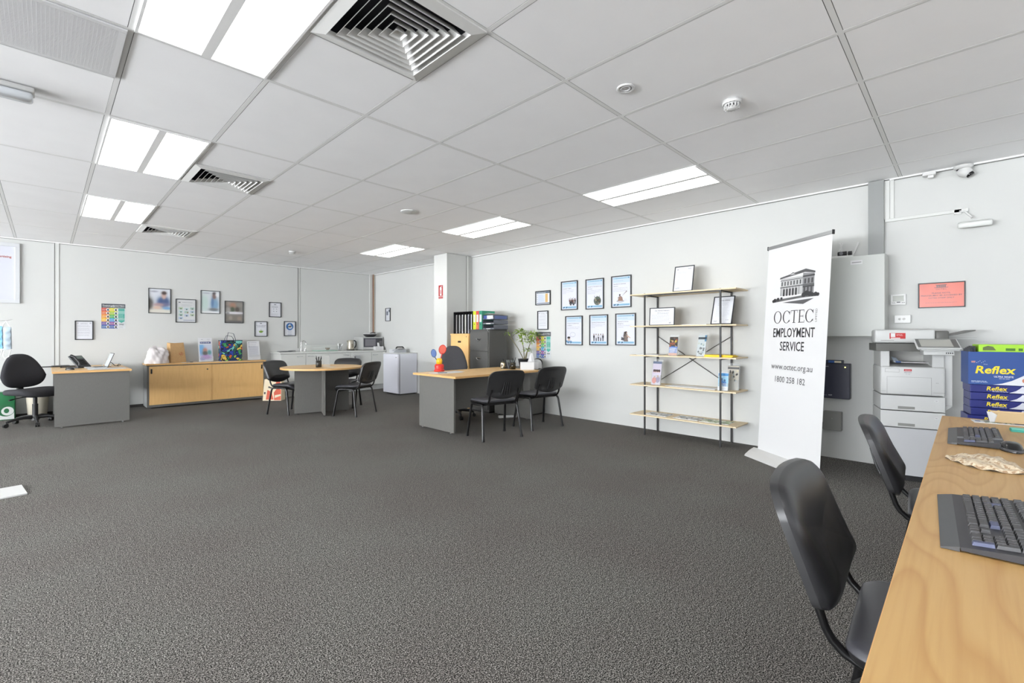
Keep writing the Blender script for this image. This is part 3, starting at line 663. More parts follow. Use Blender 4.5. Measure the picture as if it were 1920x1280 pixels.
s.rect(W/2-.0035, H*.33, W/2+.0035, H*.50, (160, 190, 110), 3); s.lines(W*.12, H*.12, W*.76, 2, .016, .004, (190, 196, 204), 2, 0); s.build('print', o)
o, s = bframe('framed_notice', 'black framed notice with a round blue symbol, right of the tote bag', 'notice', 3.477, 3.712, 1.21, 1.518, .013)
W, H = s.w, s.h; s.ell(W/2, H*.66, .072, .076, (52, 110, 176), 2, 32)
s.ell(W/2+.006, H*.60, .042, .030, (226, 234, 244), 3); s.ell(W/2-.012, H*.69, .018, .03, (226, 234, 244), 3); s.ell(W/2+.018, H*.69, .013, .028, (226, 234, 244), 3); s.ell(W/2+.002, H*.82, .010, .012, (226, 234, 244), 3)
for k, t in enumerate(('PLEASE', 'WASH', 'HANDS')): s.text(t, W/2, H*.29-k*.038, .017, (70, 110, 160), 'c')
s.build('print', o)
# silver snap frame poster at the far left
o, s = framed('snap_frame_poster', 'large silver framed poster with red lettering at the left edge', 'poster', (-.60, YB, 1.70), 0, .66, .89, .05, .03, None, mat('silver_frame', (206, 208, 210), .35, metal=.3))
W, H = s.w, s.h; s.rect(0, 0, W, H, (224, 226, 236), 1); s.text('Advertising', W-.035, H-.17, .03, (186, 92, 80), 'r', None, .025); s.rect(W-.26, H-.43, W-.155, H-.375, (96, 98, 104), 2); s.build('print', o)

# ================================================================== FURNITURE
def desk(label, loc, w, d, h, top_m, edge=BEECH_EDGE, inset=.07, back=None, rz=0, over=.1, pan=(.0, 1.0), mh=.35):
    """w along x, d along y; front (visitor side) at -y"""
    o = thing('desk', label, 'desk', loc, rz)
    mb = MB(); mb.box(-w/2, w/2, -d/2, d/2, h-.025, h, top_m); mb.build('desktop', o)
    mb = MB(); e = .0016
    mb.box(-w/2-e, w/2+e, -d/2-e, -d/2, h-.025, h-.0005, edge); mb.box(-w/2-e, w/2+e, d/2, d/2+e, h-.025, h-.0005, edge)
    mb.box(-w/2-e, -w/2, -d/2, d/2, h-.025, h-.0005, edge); mb.box(w/2, w/2+e, -d/2, d/2, h-.025, h-.0005, edge); mb.build('edging', o)
    y0, y1 = -d/2+pan[0], d/2-pan[1]
    for s in (-1, 1):
        x = s*(w/2-inset); m2 = MB(); m2.box(x-.0125, x+.0125, y0, y1, .02, h-.025, GREYP, .001); p = m2.build('end_panel', o)
        for y in (y0+.07, y1-.07):
            m3 = MB(); m3.cyl(x, y, 0, .012, .02, CHROME, 14); m3.cyl(x, y, .012, .02, .008, CHROME, 10); m3.build('levelling_foot', p)
    m2 = MB(); ym = y0+.13; m2.box(-w/2+inset+.0125, w/2-inset-.0125, ym, ym+.018, h-.025-mh, h-.025, GREYP); m2.build('modesty_panel', o)
    return o
# left desk: its end panel faces the camera, it runs away to the back wall
GREY_WARM = GREYP
dA = desk('beech topped desk with grey end panel at the left, beside the charcoal swivel chair', (.46, 9.2, 0), 1.50, .80, .745, BEECH_X, inset=.035, rz=PI/2, pan=(.02, .02))
# central desk
dB = desk('beech topped grey desk with two visitor chairs in front, before the filing cabinets', (4.215, 4.79, 0), 1.56, .90, .725, BEECH_X, inset=.09, pan=(.13, .03), mh=.42)
# near worktop under the camera
dR = desk('long near beech worktop with two keyboards at the right edge', (2.315, -.31, 0), 3.03, .83, .73, BEECH_NEAR, inset=.09, pan=(.2, .05), rz=PI)
# side pedestal by the wall
o = thing('side_cabinet', 'low grey cabinet behind the right chair, between desk and wall', 'cabinet', (5.26, 4.99, 0))
mb = MB(); mb.box(-.235, .235, -.29, .29, .02, .70, GREYP, .001); mb.build('body', o)
mb = MB(); mb.box(-.245, .25, -.30, .30, .70, .715, GREYP); mb.build('top', o)
mb = MB(); mb.box(-.2, .22, -.25, .25, 0, .02, PLASTIC); mb.build('plinth', o)

# sliding-door credenza
o = thing('credenza', 'long low cupboard with two beech sliding doors against the back wall', 'cupboard', (2.085, 9.87, 0))
Wc = .905
mb = MB()
mb.box(-Wc, -Wc+.02, -.19, .2, .02, .705, GREYL); mb.box(Wc-.02, Wc, -.19, .2, .02, .705, GREYL)
mb.box(-Wc+.02, Wc-.02, .185, .2, .05, .705, GREYL); mb.box(-Wc+.02, Wc-.02, -.185, .185, .05, .07, GREYP); mb.build('body', o)
mb = MB(); mb.box(-Wc-.012, Wc+.012, -.215, .212, .72, .745, BEECH_X); mb.box(-Wc-.012, Wc+.012, -.2166, -.215, .72, .7445, BEECH_EDGE); mb.build('top', o)
mb = MB(); mb.box(-Wc, -Wc+.028, -.205, -.19, .02, .72, GREYP); mb.box(Wc-.028, Wc, -.205, -.19, .02, .72, GREYP); mb.box(-Wc+.028, Wc-.028, -.205, -.185, .02, .055, GREYP); mb.box(-Wc, Wc, -.205, .2, .705, .72, GREYP); mb.build('front_frame', o)
for s, y in ((-1, -.2), (1, -.188)):
    x0, x1 = sorted((s*(Wc-.03), -s*.012)); mb = MB(); mb.box(x0, x1, y, y+.011, .058, .703, BEECH_DOOR); dr = mb.build('sliding_door', o)
    mb = MB(); xh = s*(Wc-.06); mb.box(xh-.012, xh+.012, y-.003, y, .58, .66, PLASTIC, .002); mb.box(xh-.007, xh+.007, y-.0045, y-.003, .595, .645, mat('handle_hollow', (12, 12, 12), .7)); mb.build('recessed_handle', dr)
    if s < 0: mb = MB(); mb.cyl(0, 0, 0, .006, .013, CHROME, 16, M=Matrix.Translation((-.05, y, .62)) @ Matrix.Rotation(PI/2, 4, 'X')); mb.box(-.056, -.044, y-.009, y-.006, .617, .623, PLASTIC); mb.build('lock', dr)
for x in (-.86, .86):
    for y in (-.17, .17): mb = MB(); mb.cyl(x, y, 0, .02, .018, CHROME, 12); mb.build('levelling_foot', o)

# round meeting table
o = thing('round_table', 'round beech meeting table on a crossed grey panel base', 'table', (3.07, 7.24, 0))
mb = MB(); mb.cyl(0, 0, .705, .73, .60, BEECH_X, 64, smooth=False); t = mb.build('tabletop', o)
mb = MB(); mb.lathe([(.6015, .705), (.6015, .7295)], BEECH_EDGE, 64); mb.build('edging', o)
for a in (math.atan2(-.24, .97)+.0, math.atan2(.97, .24)-.08):
    mb = MB(); mb.box(-.40, .40, -.0125, .0125, .02, .705, GREYP, .001, Matrix.Rotation(a, 4, 'Z')); p = mb.build('base_panel', o)
    for x in (-.35, .35): mb = MB(); mb.cyl(x, 0, 0, .02, .016, CHROME, 12, M=Matrix.Rotation(a, 4, 'Z')); mb.build('levelling_foot', p)

# ---- visitor chair
def outline(n, W, z0, z1, drop, rt, rb):
    """rounded backrest outline in x,z, symmetric"""
    pts = []
    def arc(cx, cz, r, a0, a1, k):
        for i in range(k+1):
            a = a0+(a1-a0)*i/k; pts.append((cx+r*math.cos(a), cz+r*math.sin(a)))
    arc(W-rb-.01, z0+rb, rb, -PI/2+.25, 0, 5); arc(W-rt, z1-rt, rt, 0, PI/2-.1, 7)
    for i in range(1, 6): x = (W-rt)*(1-i/3); pts.append((x, z1+.008*(1-(x/(W-rt))**2)))
    arc(-(W-rt), z1-rt, rt, PI/2+.1, PI, 7); arc(-(W-rb-.01), z0+rb, rb, PI, 1.5*PI-.25, 5)
    for i in range(1, 8): x = -(W-rb-.01)*(1-i/4); pts.append((x, z0-drop*(1-(x/(W-rb-.01))**2)))
    return pts
def pad(mb, pts, base, th, m, side=-1, rings=(1, .985, .95, .88, .75, .55, .3, .08), prof=.35, extra=None, cz=None):
    """cushion: rings of the outline shrinking to its centre; base(x,z)->y"""
    cx = sum(p[0] for p in pts)/len(pts); cz = cz if cz is not None else sum(p[1] for p in pts)/len(pts); n = len(pts)
    vs = []; fs = []
    for k, t in enumerate(rings):
        hgt = th*(1-t**6)**prof if t < 1 else 0
        for x, z in pts:
            X, Z = cx+(x-cx)*t, cz+(z-cz)*t; vs.append((X, base(X, Z)+side*(hgt+(extra(X, Z)*(1-t**4) if extra else 0)), Z))
        if k:
            for i in range(n): fs.append(((k-1)*n+i, (k-1)*n+(i+1) % n, k*n+(i+1) % n, k*n+i))
    vs.append((cx, base(cx, cz)+side*(th+(extra(cx, cz) if extra else 0)), cz)); c = len(vs)-1; k = len(rings)-1
    for i in range(n): fs.append((k*n+i, k*n+(i+1) % n, c))
    if side > 0: fs = [f[::-1] for f in fs]
    mb.add(vs, fs, m, None, True)
def back_y(x, z): return .222+(z-.50)*.36-(x/.235)**2*.022
def visitor_chair():
    o = thing('visitor_chair', '', 'chair', group='black vinyl visitor chairs')
    pts = outline(0, .240, .522, .812, .045, .08, .035)
    mb = MB(); pad(mb, pts, lambda x, z: back_y(x, z)-.006, .034, VINYL, -1, extra=lambda x, z: .034*math.exp(-((z-.575)/.05)**2)+.006*math.exp(-((z-.76)/.06)**2))
    weld(mb.build('backrest', o))
    mb = MB()
    n = len(pts); A = [(x, back_y(x, z)-.008, z) for x, z in pts]; B = [(x*1.005, back_y(x, z)+.012, z) for x, z in pts]
    mb.add(A+B, [(i, n+i, n+(i+1) % n, (i+1) % n) for i in range(n)], PLASTIC_S, None, True)
    pad(mb, pts, lambda x, z: back_y(x, z)+.012, .004, PLASTIC_S, 1, rings=(1, .97, .83, .80, .6, .3, .08), prof=.6, extra=lambda x, z: -.012 if max(abs(x)/.205, abs(z-.66)/.13) < 1 else 0)
    sh = mb.build('back_shell', o); weld(sh)
    for k in range(4):
        x = -.045+k*.03; mb = MB(); mb.tube([(x*1.15, back_y(x, .53)+.017, .53), (x, back_y(x, .6)+.021, .60), (x*.9, back_y(x, .68)+.017, .68)], [.0035, .0055, .002], PLASTIC_S, 8); mb.build('moulded_rib', sh)
    # seat
    def seat_o(W, y0, y1, r):
        P = []
        for cx, cy, a0 in ((W-r, y1-r, 0), (-(W-r), y1-r, PI/2), (-(W-r*1.2), y0+r*1.2, PI), (W-r*1.2, y0+r*1.2, 1.5*PI)):
            for i in range(7): a = a0+PI/2*i/6; q = r if a0 < 3 else r*1.2; P.append((cx+q*math.cos(a), cy+q*math.sin(a)))
        return P
    P = seat_o(.235, -.24, .165, .07)
    def sz(x, y): return .435-.05*max(0, (-y-.12)/.115)**2*1.0+.012*(x/.235)**2
    mb = MB(); nn = len(P); R = (1, .985, .95, .88, .72, .5, .25, .06); vs = []; fs = []
    for k, t in enumerate(R):
        for x, y in P: vs.append((x*t, -.025+(y+.025)*t, sz(x*t, -.025+(y+.025)*t)+(.032*(1-t**6)**.4 if t < 1 else 0)))
        if k: fs += [((k-1)*nn+i, (k-1)*nn+(i+1) % nn, k*nn+(i+1) % nn, k*nn+i) for i in range(nn)]
    vs.append((0, -.025, sz(0, 0)+.032)); fs += [((len(R)-1)*nn+i, (len(R)-1)*nn+(i+1) % nn, len(vs)-1) for i in range(nn)]
    mb.add(vs, fs, mat('seat_vinyl_sheen', (66, 66, 71), .36, spec=.6, bump=.1, bscale=420), None, True); mb.build('seat', o)  # greyer than the black vinyl: reflected sheen put into the seat colour
    mb = MB(); a = [(x, y, sz(x, y)+.001) for x, y in P]; b = [(x*.97, y*.97, sz(x, y)-.022) for x, y in P]; cpt = [(x*.8, y*.8, sz(x, y)-.03) for x, y in P]
    mb.add(a+b+cpt, [(nn+i, nn+(i+1) % nn, (i+1) % nn, i) for i in range(nn)]+[(2*nn+i, 2*nn+(i+1) % nn, nn+(i+1) % nn, nn+i) for i in range(nn)]+[tuple(range(2*nn, 3*nn))[::-1]], PLASTIC, None, True); mb.build('seat_pan', o)
    for s in (-1, 1):
        for f in (-1, 1):
            yf = f*.20; pts_ = [(s*.235, 0, .407), (s*.235, f*.09, .407), (s*.236, f*.118, .402), (s*.238, f*.134, .386), (s*.240, f*.142, .36), (s*.265, yf*.995, .012)]
            mb = MB(); mb.tube(pts_, .0125, TUBE, 12, fx=1.25); lg = mb.build('leg', o)
            mb = MB(); mb.tube([(s*.2635, yf*.98, .03), (s*.2655, yf, 0)], .0155, PLASTIC, 12, fx=1.2); mb.build('foot_cap', lg)
        mb = MB(); mb.tube([(s*.18, -.02, .402), (s*.18, .08, .402), (s*.182, .13, .408), (s*.184, .165, .424), (s*.186, .19, .448), (s*.187, .205, .475), (s*.188, .212, .50), (s*.188, back_y(.188, .53)+.003, .53), (s*.18, back_y(.18, .60)+.004, .60)], .0105, TUBE, 12, fx=1.3); mb.build('back_post', o)
    for y in (-.08, .08): mb = MB(); mb.tube([(-.235, y, .400), (.235, y, .400)], .009, TUBE, 8); mb.build('crossbar', o)
    return o
def face(fx, fy): return math.atan2(fy, fx)+PI/2
vc = visitor_chair(); vc.location = (3.813, 4.065, 0); vc.rotation_euler.z = face(.088, .389); vc['label'] = 'black visitor chair in front of the central desk, back to the camera, left of two'
dup(vc, (4.657, 4.108, 0), face(.06, .405), 'black visitor chair in front of the central desk, nearer the right wall')
dup(vc, (3.39, 6.775, 0), face(-.205, .38), 'black visitor chair at the round table seen from behind, on its right')
dup(vc, (2.735, 7.66, 0), face(.50, -.866), 'black visitor chair at the round table on its left, before the orange bag')
dup(vc, (3.57, 7.63, 0), face(-.72, -.69), 'black visitor chair behind the round table, back just showing above the top')
dup(vc, (1.59, .06, 0), face(.04, -1), 'large near black visitor chair tucked under the near worktop')
dup(vc, (2.83, .03, 0), face(.06, -1), 'second black visitor chair under the near worktop, in front of the printer')

# ---- office swivel chairs
def office_chair(label, loc, f, bw, bz0, bz1, bm, seat_w=.25, arm=0, tilt=.12, spin=0, bx=.27, gaz=.46, taper=.3):
    o = thing('swivel_chair', label, 'chair', loc, face(*f), 'charcoal swivel chairs')
    nb = 40; P = []
    for i in range(nb):
        a = 2*PI*i/nb; c, s_ = math.cos(a), math.sin(a); e = .62
        x = bw*math.copysign(abs(c)**e, c); z = math.copysign(abs(s_)**e, s_)
        wz = 1-taper*max(0, z+.25)-.10*max(0, -z-.3)
        P.append((x*wz, (bz0+bz1)/2+(bz1-bz0)/2*z))
    by = lambda x, z: bx-.03+(z-bz0)*tilt-(x/bw)**2*.05
    mb = MB(); pad(mb, P, by, .05, bm, -1, extra=lambda x, z: .028*math.exp(-((z-bz0-.12)/.09)**2)); weld(mb.build('backrest', o))
    mb = MB(); pad(mb, P, lambda x, z: by(x, z), .022, PLASTIC, 1); weld(mb.build('back_shell', o))
    mb = MB(); mb.box(-.035, .035, bx-.02, bx+.015, gaz-.06, bz0+.2, PLASTIC, .01); mb.box(-.035, .035, .05, bx+.01, gaz-.065, gaz-.035, PLASTIC, .008); mb.build('back_bracket', o)
    ns = 40; Q = [(math.copysign(abs(math.cos(2*PI*i/ns))**.6, math.cos(2*PI*i/ns))*seat_w, math.copysign(abs(math.sin(2*PI*i/ns))**.6, math.sin(2*PI*i/ns))*.235-.0) for i in range(ns)]
    vs = []; fs = []; R = (.86, .96, 1, .985, .93, .82, .6, .3, .08); Z = (-.035, -.028, -.008, .02, .036, .044, .046, .044, .043)
    for k, (t, zz) in enumerate(zip(R, Z)):
        for x, y in Q: vs.append((x*t, y*t, gaz-.02+zz-(.03*max(0, -y*t-.12)/.115 if True else 0)+.02*abs(x*t/seat_w)**2))
        if k: fs += [((k-1)*ns+i, (k-1)*ns+(i+1) % ns, k*ns+(i+1) % ns, k*ns+i) for i in range(ns)]
    fs += [tuple(range(ns))[::-1], tuple(range((len(R)-1)*ns, len(R)*ns))]
    mb = MB(); mb.add(vs, fs, bm, None, True); mb.build('seat', o)
    mb = MB(); mb.box(-.09, .09, -.08, .10, gaz-.085, gaz-.05, PLASTIC, .008); m_ = mb.build('mechanism', o)
    mb = MB(); mb.tube([(.05, 0, gaz-.07), (.2, -.02, gaz-.085), (.27, -.02, gaz-.09)], [.006, .006, .011], PLASTIC, 8); mb.build('lever', m_)
    mb = MB(); mb.tube([(-.05, .02, gaz-.07), (-.2, .04, gaz-.085), (-.28, .03, gaz-.10)], [.006, .006, .011], PLASTIC, 8); mb.build('lever', m_)
    mb = MB(); mb.cyl(0, 0, .10, .28, .03, PLASTIC, 16); mb.cyl(0, 0, .28, gaz-.08, .022, PLASTIC, 16); mb.cyl(0, 0, .06, .13, .045, PLASTIC, 16, .035); mb.build('gas_column', o)
    for k in range(5):
        M = Matrix.Rotation(spin+2*PI*k/5, 4, 'Z'); mb = MB()
        mb.tube([(.03, 0, .10), (.12, 0, .105), (.22, 0, .09), (.28, 0, .072)], [.026, .022, .018, .015], PLASTIC, 10, M, .9); lg = mb.build('base_arm', o)
        mb = MB(); mb.cyl(.285, 0, .045, .08, .007, PLASTIC, 8, M=M)
        for s in (-1, 1): mb.cyl(0, 0, 0, .018, .026, mat('castor_black', (24, 24, 24), .35), 18, M=M @ Matrix.Translation((.295, s*.004 if s > 0 else -.022, .026)) @ Matrix.Rotation(-PI/2, 4, 'X'))
        mb.box(.268, .30, -.02, .02, .03, .056, PLASTIC, .006, M); mb.build('castor', lg)
    return o
office_chair('charcoal swivel chair with wide seat at the left edge, beside the left desk', (-.10, 9.12, 0), (.62, -.78), .27, .50, .965, FABRIC_D, .285, spin=.35, bx=.24, taper=.36)
office_chair('charcoal high-backed swivel chair behind the central desk', (4.31, 5.47, 0), (-.55, -.83), .225, .56, 1.06, FABRIC_G, .25, spin=1.2, bx=.25)

# ---- filing cabinets
def handle_cup(mb, x, y, z, w=.05):
    mb.lathe([(w, 0), (w*.86, -.004), (w*.8, .0)], CHROME, 20, Matrix.Translation((x, y, z)) @ Matrix.Scale(1, 4) @ Matrix.Rotation(PI/2, 4, 'X') @ Matrix.Diagonal((1, .62, 1, 1)))
o = thing('filing_cabinet', 'dark grey steel filing cabinet with cup handles behind the central desk', 'cabinet', (4.87, 5.557, 0), RW)
mb = MB(); mb.box(-.23, .23, .015, .41, .02, 1.308, STEEL_D, .003); mb.build('body', o)
mb = MB(); mb.box(-.232, .232, 0, .41, 1.308, 1.318, STEEL_D, .002); mb.cyl(0, 0, 0, .006, .009, CHROME, 14, M=Matrix.Translation((.20, .014, 1.30)) @ Matrix.Rotation(PI/2, 4, 'X')); mb.build('top', o)
mb = MB(); mb.box(-.225, .225, .02, .40, 0, .02, PLASTIC); mb.build('plinth', o)
for k in range(4):
    z0 = .05+k*.309; mb = MB(); mb.box(-.215, .215, -.003, .016, z0, z0+.295, STEEL_D, .004); d = mb.build('drawer', o)
    mb = MB(); n = 12; zc = z0+.185
    vs = [(-.055, -.005, zc+.012), (.055, -.005, zc+.012)]
    arc = [(.048*math.cos(PI+PI*i/n), -.006, zc+.008+.03*math.sin(PI+PI*i/n)) for i in range(n+1)]
    mb.tube([(-.055, -.006, zc+.010)]+arc[1:-1]+[(.055, -.006, zc+.010)], .0055, CHROME, 8); mb.box(-.056, .056, -.008, -.003, zc+.008, zc+.014, CHROME)
    mb.add([(x, -.0035, z) for x, y, z in arc], [tuple(range(n+1))], mat('cup_dark', (20, 20, 20), .6)); mb.build('cup_handle', d)
o = thing('filing_cabinet', 'beech two-tone filing cabinet left of the dark steel one', 'cabinet', (4.87, 6.045, 0), RW)
mb = MB(); mb.box(-.235, .235, .018, .58, .02, 1.225, BEECH_DOOR, .001); mb.build('body', o)
mb = MB(); mb.box(-.242, .242, -.005, .585, 1.225, 1.25, BEECH_DOOR, .001); mb.build('top', o)
mb = MB(); mb.box(-.22, .22, .02, .56, 0, .02, PLASTIC); mb.build('plinth', o)
for k in range(3):
    z0 = .03+k*.40; mb = MB(); mb.box(-.232, .232, 0, .017, z0, z0+.393, BEECH_DOOR, .001); d = mb.build('drawer', o)
    mb = MB(); mb.box(-.04, .04, -.006, 0, z0+.27, z0+.30, mat('bronze_handle', (84, 66, 48), .4, metal=.5), .003); mb.box(-.03, .03, -.007, -.006, z0+.274, z0+.286, PLASTIC); mb.build('handle', d)
mb = MB(); mb.cyl(0, 0, 0, .004, .008, CHROME, 12, M=Matrix.Translation((.18, 0, 1.20)) @ Matrix.Rotation(PI/2, 4, 'X')); mb.build('lock', o)

# things on the filing cabinets
o = thing('binder_rack', 'open black rack on the beech filing cabinet', 'rack', (4.93, 6.045, 1.25), RW)
mb = MB(); mb.box(-.235, .253, 0, .28, 0, .006, PLASTIC); mb.box(-.235, .253, 0, .28, .362, .37, PLASTIC); mb.box(-.235, -.227, 0, .28, .006, .362, PLASTIC); mb.box(.245, .253, 0, .28, .006, .362, PLASTIC); mb.box(-.227, .245, .275, .28, .006, .362, PLASTIC)
mb.build('shell', o)
for k in range(1, 6): mb = MB(); x = -.227+k*.0787; mb.box(x-.0015, x+.0015, .01, .275, .006, .362, PLASTIC); mb.build('divider', o)
cols = [(150, 148, 146), (150, 150, 148), (196, 196, 196), (206, 206, 196), (170, 170, 176), (226, 226, 232)]
names = ['leftmost grey lever arch binder in the black rack', 'second grey binder from the left in the black rack', 'third, white-labelled binder in the black rack', 'fourth, cream-grey binder in the black rack', 'fifth, blue-grey binder in the black rack', 'rightmost bright white binder in the black rack']
for k in range(6):
    o = thing('binder', names[k], 'binder', (4.975, 6.045+.187-k*.0787, 1.257), RW, 'binders in the black rack')
    mb = MB(); c = mat('binder_%d' % k, cols[k], .5); mb.box(-.034, -.031, 0, .235, 0, .315, c); mb.box(.031, .034, 0, .235, 0, .315, c); mb.box(-.034, .034, -.003, 0, 0, .315, c, .001); mb.build('cover', o)
    mb = MB(); mb.box(-.026, .018, .004, .22, .004, .30, PAPER); mb.build('papers', o)
    mb = MB(); mb.box(-.008, .012, -.0045, -.003, .04, .29, mat('spine_dark', (70, 70, 74), .5) if k % 2 == 0 else PAPER); mb.build('spine_strip', o)
def magfile(label, y, c, c2):
    o = thing('box_file', label, 'file', (4.93, y-.02, 1.318), RW, 'coloured box files')
    mb = MB(); m = mat('file_%d_%d' % (c[0], c[1]), c, .45); mb.box(-.036, .036, 0, .28, 0, .30, m, .002); mb.build('box', o)
    s = Sheet(-.036, 0, -.0005); s.rect(.012, .12, .06, .24, (236, 236, 238), 1); s.rect(.01, .015, .062, .1, c2, 1); s.ell(.036, .085, .009, .009, (40, 40, 40), 2, 12); s.lines(.018, .22, .03, 5, .02, .003, (150, 150, 150), 2); s.build('spine_label', o)
magfile('lime green box file on the steel filing cabinet, leftmost', 5.752, (196, 214, 40), (214, 226, 60))
magfile('red box file between the lime and green ones on the steel cabinet', 5.677, (206, 76, 70), (226, 130, 90))
magfile('dark green box file behind the letter trays on the steel cabinet', 5.602, (52, 140, 112), (60, 150, 120))
o = thing('letter_tray_stack', 'stack of three dark grey letter trays on the steel filing cabinet', 'tray', (4.93, 5.40, 1.318), RW+.05)
TG = mat('tray_grey', (96, 100, 110), .5)
for k in range(3):
    mb = MB(); z = k*.078
    mb.box(-.12, .125, .0, .33, z, z+.004, TG); mb.box(-.12, -.116, 0, .33, z, z+.069, TG); mb.box(.121, .125, 0, .33, z, z+.069, TG); mb.box(-.116, .121, .326, .33, z, z+.069, TG)
    mb.box(-.116, -.05, 0, .003, z, z+.02, TG); mb.box(.05, .121, 0, .003, z, z+.02, TG)
    t = mb.build('tray', o)
    if k == 2: s = Sheet(-.1, z+.068, -.002, .4); s.rect(0, -.058, .075, -.004, (60, 80, 150), 0); s.rect(.075, -.058, .21, -.004, (226, 230, 240), 0); s.build('label', t)
mb = MB(); mb.box(.125, .126, .02, .3, .165, .215, mat('tray_label_blue', (90, 106, 160), .5)); mb.build('side_label', o)
for k in range(3):
    mb = MB(); mb.box(-.105, .105, .015, .31, 0, .012+.006*k, PAPER)
    one(mb, 'paper_stack', ['papers in the bottom letter tray', 'papers in the middle letter tray', 'papers in the top letter tray'][k], 'paper', (4.93, 5.40, 1.3232+k*.078), RW+.05, 'papers in the letter trays')
mb = MB()
for k in range(5): mb.box(-.11, .11, -.15, .15, k*.0025, k*.0025+.0012, [PAPER, mat('brown_sheet', (176, 120, 84), .6), PAPER, PAPER, PAPER][k], 0, Matrix.Rotation(.25*k-.35, 4, 'Z') @ Matrix.Rotation(.03*k, 4, 'Y'))
one(mb, 'loose_papers', 'loose papers fanned on top of the letter trays', 'paper', (5.09, 5.40, 1.553), RW)

# ================================================================== KITCHEN
KX0, KX1, KY = 3.225, 5.50, 9.52
o = thing('kitchen_bench', 'long white kitchen bench with cupboard doors along the back wall', 'kitchen unit', (0, 0, 0))
mb = MB(); mb.box(KX0+.01, KX1, KY+.018, YB-.002, .12, .855, WHITE_M); mb.build('body', o)
mb = MB(); mb.box(KX0+.02, KX1, KY+.07, YB-.002, 0, .12, mat('kick_grey', (178, 180, 178), .5)); mb.build('kickboard', o)
mb = MB(); mb.box(KX0-.02, KX1, KY-.02, YB-.001, .855, .89, WHITE_M, .006); mb.build('benchtop', o)
mb = MB(); mb.box(3.9, KX1, YB-.012, YB-.001, .89, 1.02, WHITE_M); mb.box(3.9, KX1, YB-.016, YB-.001, 1.02, 1.03, mat('splash_trim', (190, 192, 190), .5)); struct(mb, 'trim_10')
hx = [(3.53, 3.65), (3.74, 3.855), None, (4.495, 4.61), None]
ed = [3.225, 3.702, 4.183, 4.661, 5.146, 5.50]
for k in range(5):
    mb = MB(); mb.box(ed[k]+.003, ed[k+1]-.003, KY, KY+.018, .125, .85, WHITE_M, .001); d = mb.build('cupboard_door', o)
    mb = MB(); mb.box(ed[k+1]-.003, ed[k+1]+.003, KY+.012, KY+.018, .125, .85, SEAM) if k < 4 else None
    h = [(3.53, 3.64), (3.745, 3.855), (4.495, 4.61), (4.71, 4.75), (5.18, 5.30)][k]; z = .80 if k < 3 else .79
    m3 = MB(); m3.tube([(h[0], KY, z), (h[0]+.006, KY-.022, z), (h[0]+.03, KY-.028, z), (h[1]-.03, KY-.028, z), (h[1]-.006, KY-.022, z), (h[1], KY, z)], .0055, ALU, 8); m3.build('handle', d)
    if k < 4: mb.build('door_gap', d)
mb = MB(); mb.box(.0, .12, -.004, 0, 0, .26, mat('grey_towel', (168, 170, 172), .8)); mb.box(-.012, 0, -.012, .0, .18, .24, PLASTIC)
one(mb, 'hanging_cloth', 'grey cloth hanging on a kitchen cupboard door under the kettle', 'cloth', (4.74, KY-.035, .53))
BZ = .89
# tap
o = thing('kitchen_tap', 'chrome gooseneck tap at the left end of the kitchen bench', 'tap', (3.74, 9.86, BZ))
mb = MB(); mb.tube([(0, 0, 0), (0, 0, .17)]+[(.045-.045*math.cos(a), -.012*(1-math.cos(a)), .17+.055*math.sin(a)) for a in [PI*i/8 for i in range(1, 9)]]+[(.09, -.024, .15)], .011, CHROME, 12); mb.cyl(0, 0, 0, .02, .024, CHROME, 20); mb.build('spout', o)
mb = MB(); mb.cyl(.075, -.01, 0, .05, .016, CHROME, 16); mb.tube([(.075, -.01, .05), (.10, -.03, .075)], .006, CHROME); mb.build('mixer', o)
o = thing('dish_rack', 'wire dish rack with green drip tray on the kitchen bench', 'rack', (4.22, 9.82, BZ))
mb = MB(); mb.box(-.22, .22, -.15, .15, 0, .012, mat('green_tray', (150, 190, 170), .5), .004); mb.build('drip_tray', o)
mb = MB(); WR = mat('wire_white', (214, 220, 216), .4)
for z in (.02, .085): mb.tube([(-.22, -.15, z), (.22, -.15, z), (.22, .15, z), (-.22, .15, z)], .003, WR, 6, closed=True)
for k in range(18): x = -.21+k*.0247; mb.tube([(x, -.15, .085), (x, -.148, .02), (x, .148, .02), (x, .15, .085)], .0018, WR, 5)
mb.build('wire_basket', o)
mb = MB(); mb.lathe([(.0, 0), (.03, 0), (.055, .045), (.052, .045), (.028, .005), (0, .005)], mat('brown_bowl', (120, 104, 84), .3), 24)
one(mb, 'bowl', 'small brown bowl lying in the dish rack', 'bowl', (4.26, 9.78, BZ+.024))
o = thing('cutlery_caddy', 'wire caddy with dark utensils left of the kettle', 'utensil holder', (4.56, 9.85, BZ))
mb = MB(); mb.lathe([(.0, .002), (.04, .002), (.05, .10), (.048, .10), (.038, .006), (0, .006)], CLEAR, 20); mb.build('cup', o)
for k in range(5):
    a = k*1.3; mb = MB(); mb.tube([(.01*math.cos(a), .01*math.sin(a), .01), (.055*math.cos(a)+.02, .04*math.sin(a), .15)], .005, PLASTIC if k % 2 else CHROME, 6); mb.build('utensil', o)
o = thing('kettle', 'brushed steel electric kettle with black handle beside the microwave', 'kettle', (4.79, 9.80, BZ))
mb = MB(); mb.lathe([(0, .015), (.078, .015), (.076, .05), (.066, .18), (.062, .215), (.05, .228), (0, .232)], mat('kettle_steel', (176, 170, 156), .4, metal=.6), 28); mb.box(-.012, .012, -.083, -.068, .06, .15, mat('gauge', (110, 100, 84), .3), .005); mb.build('body', o)
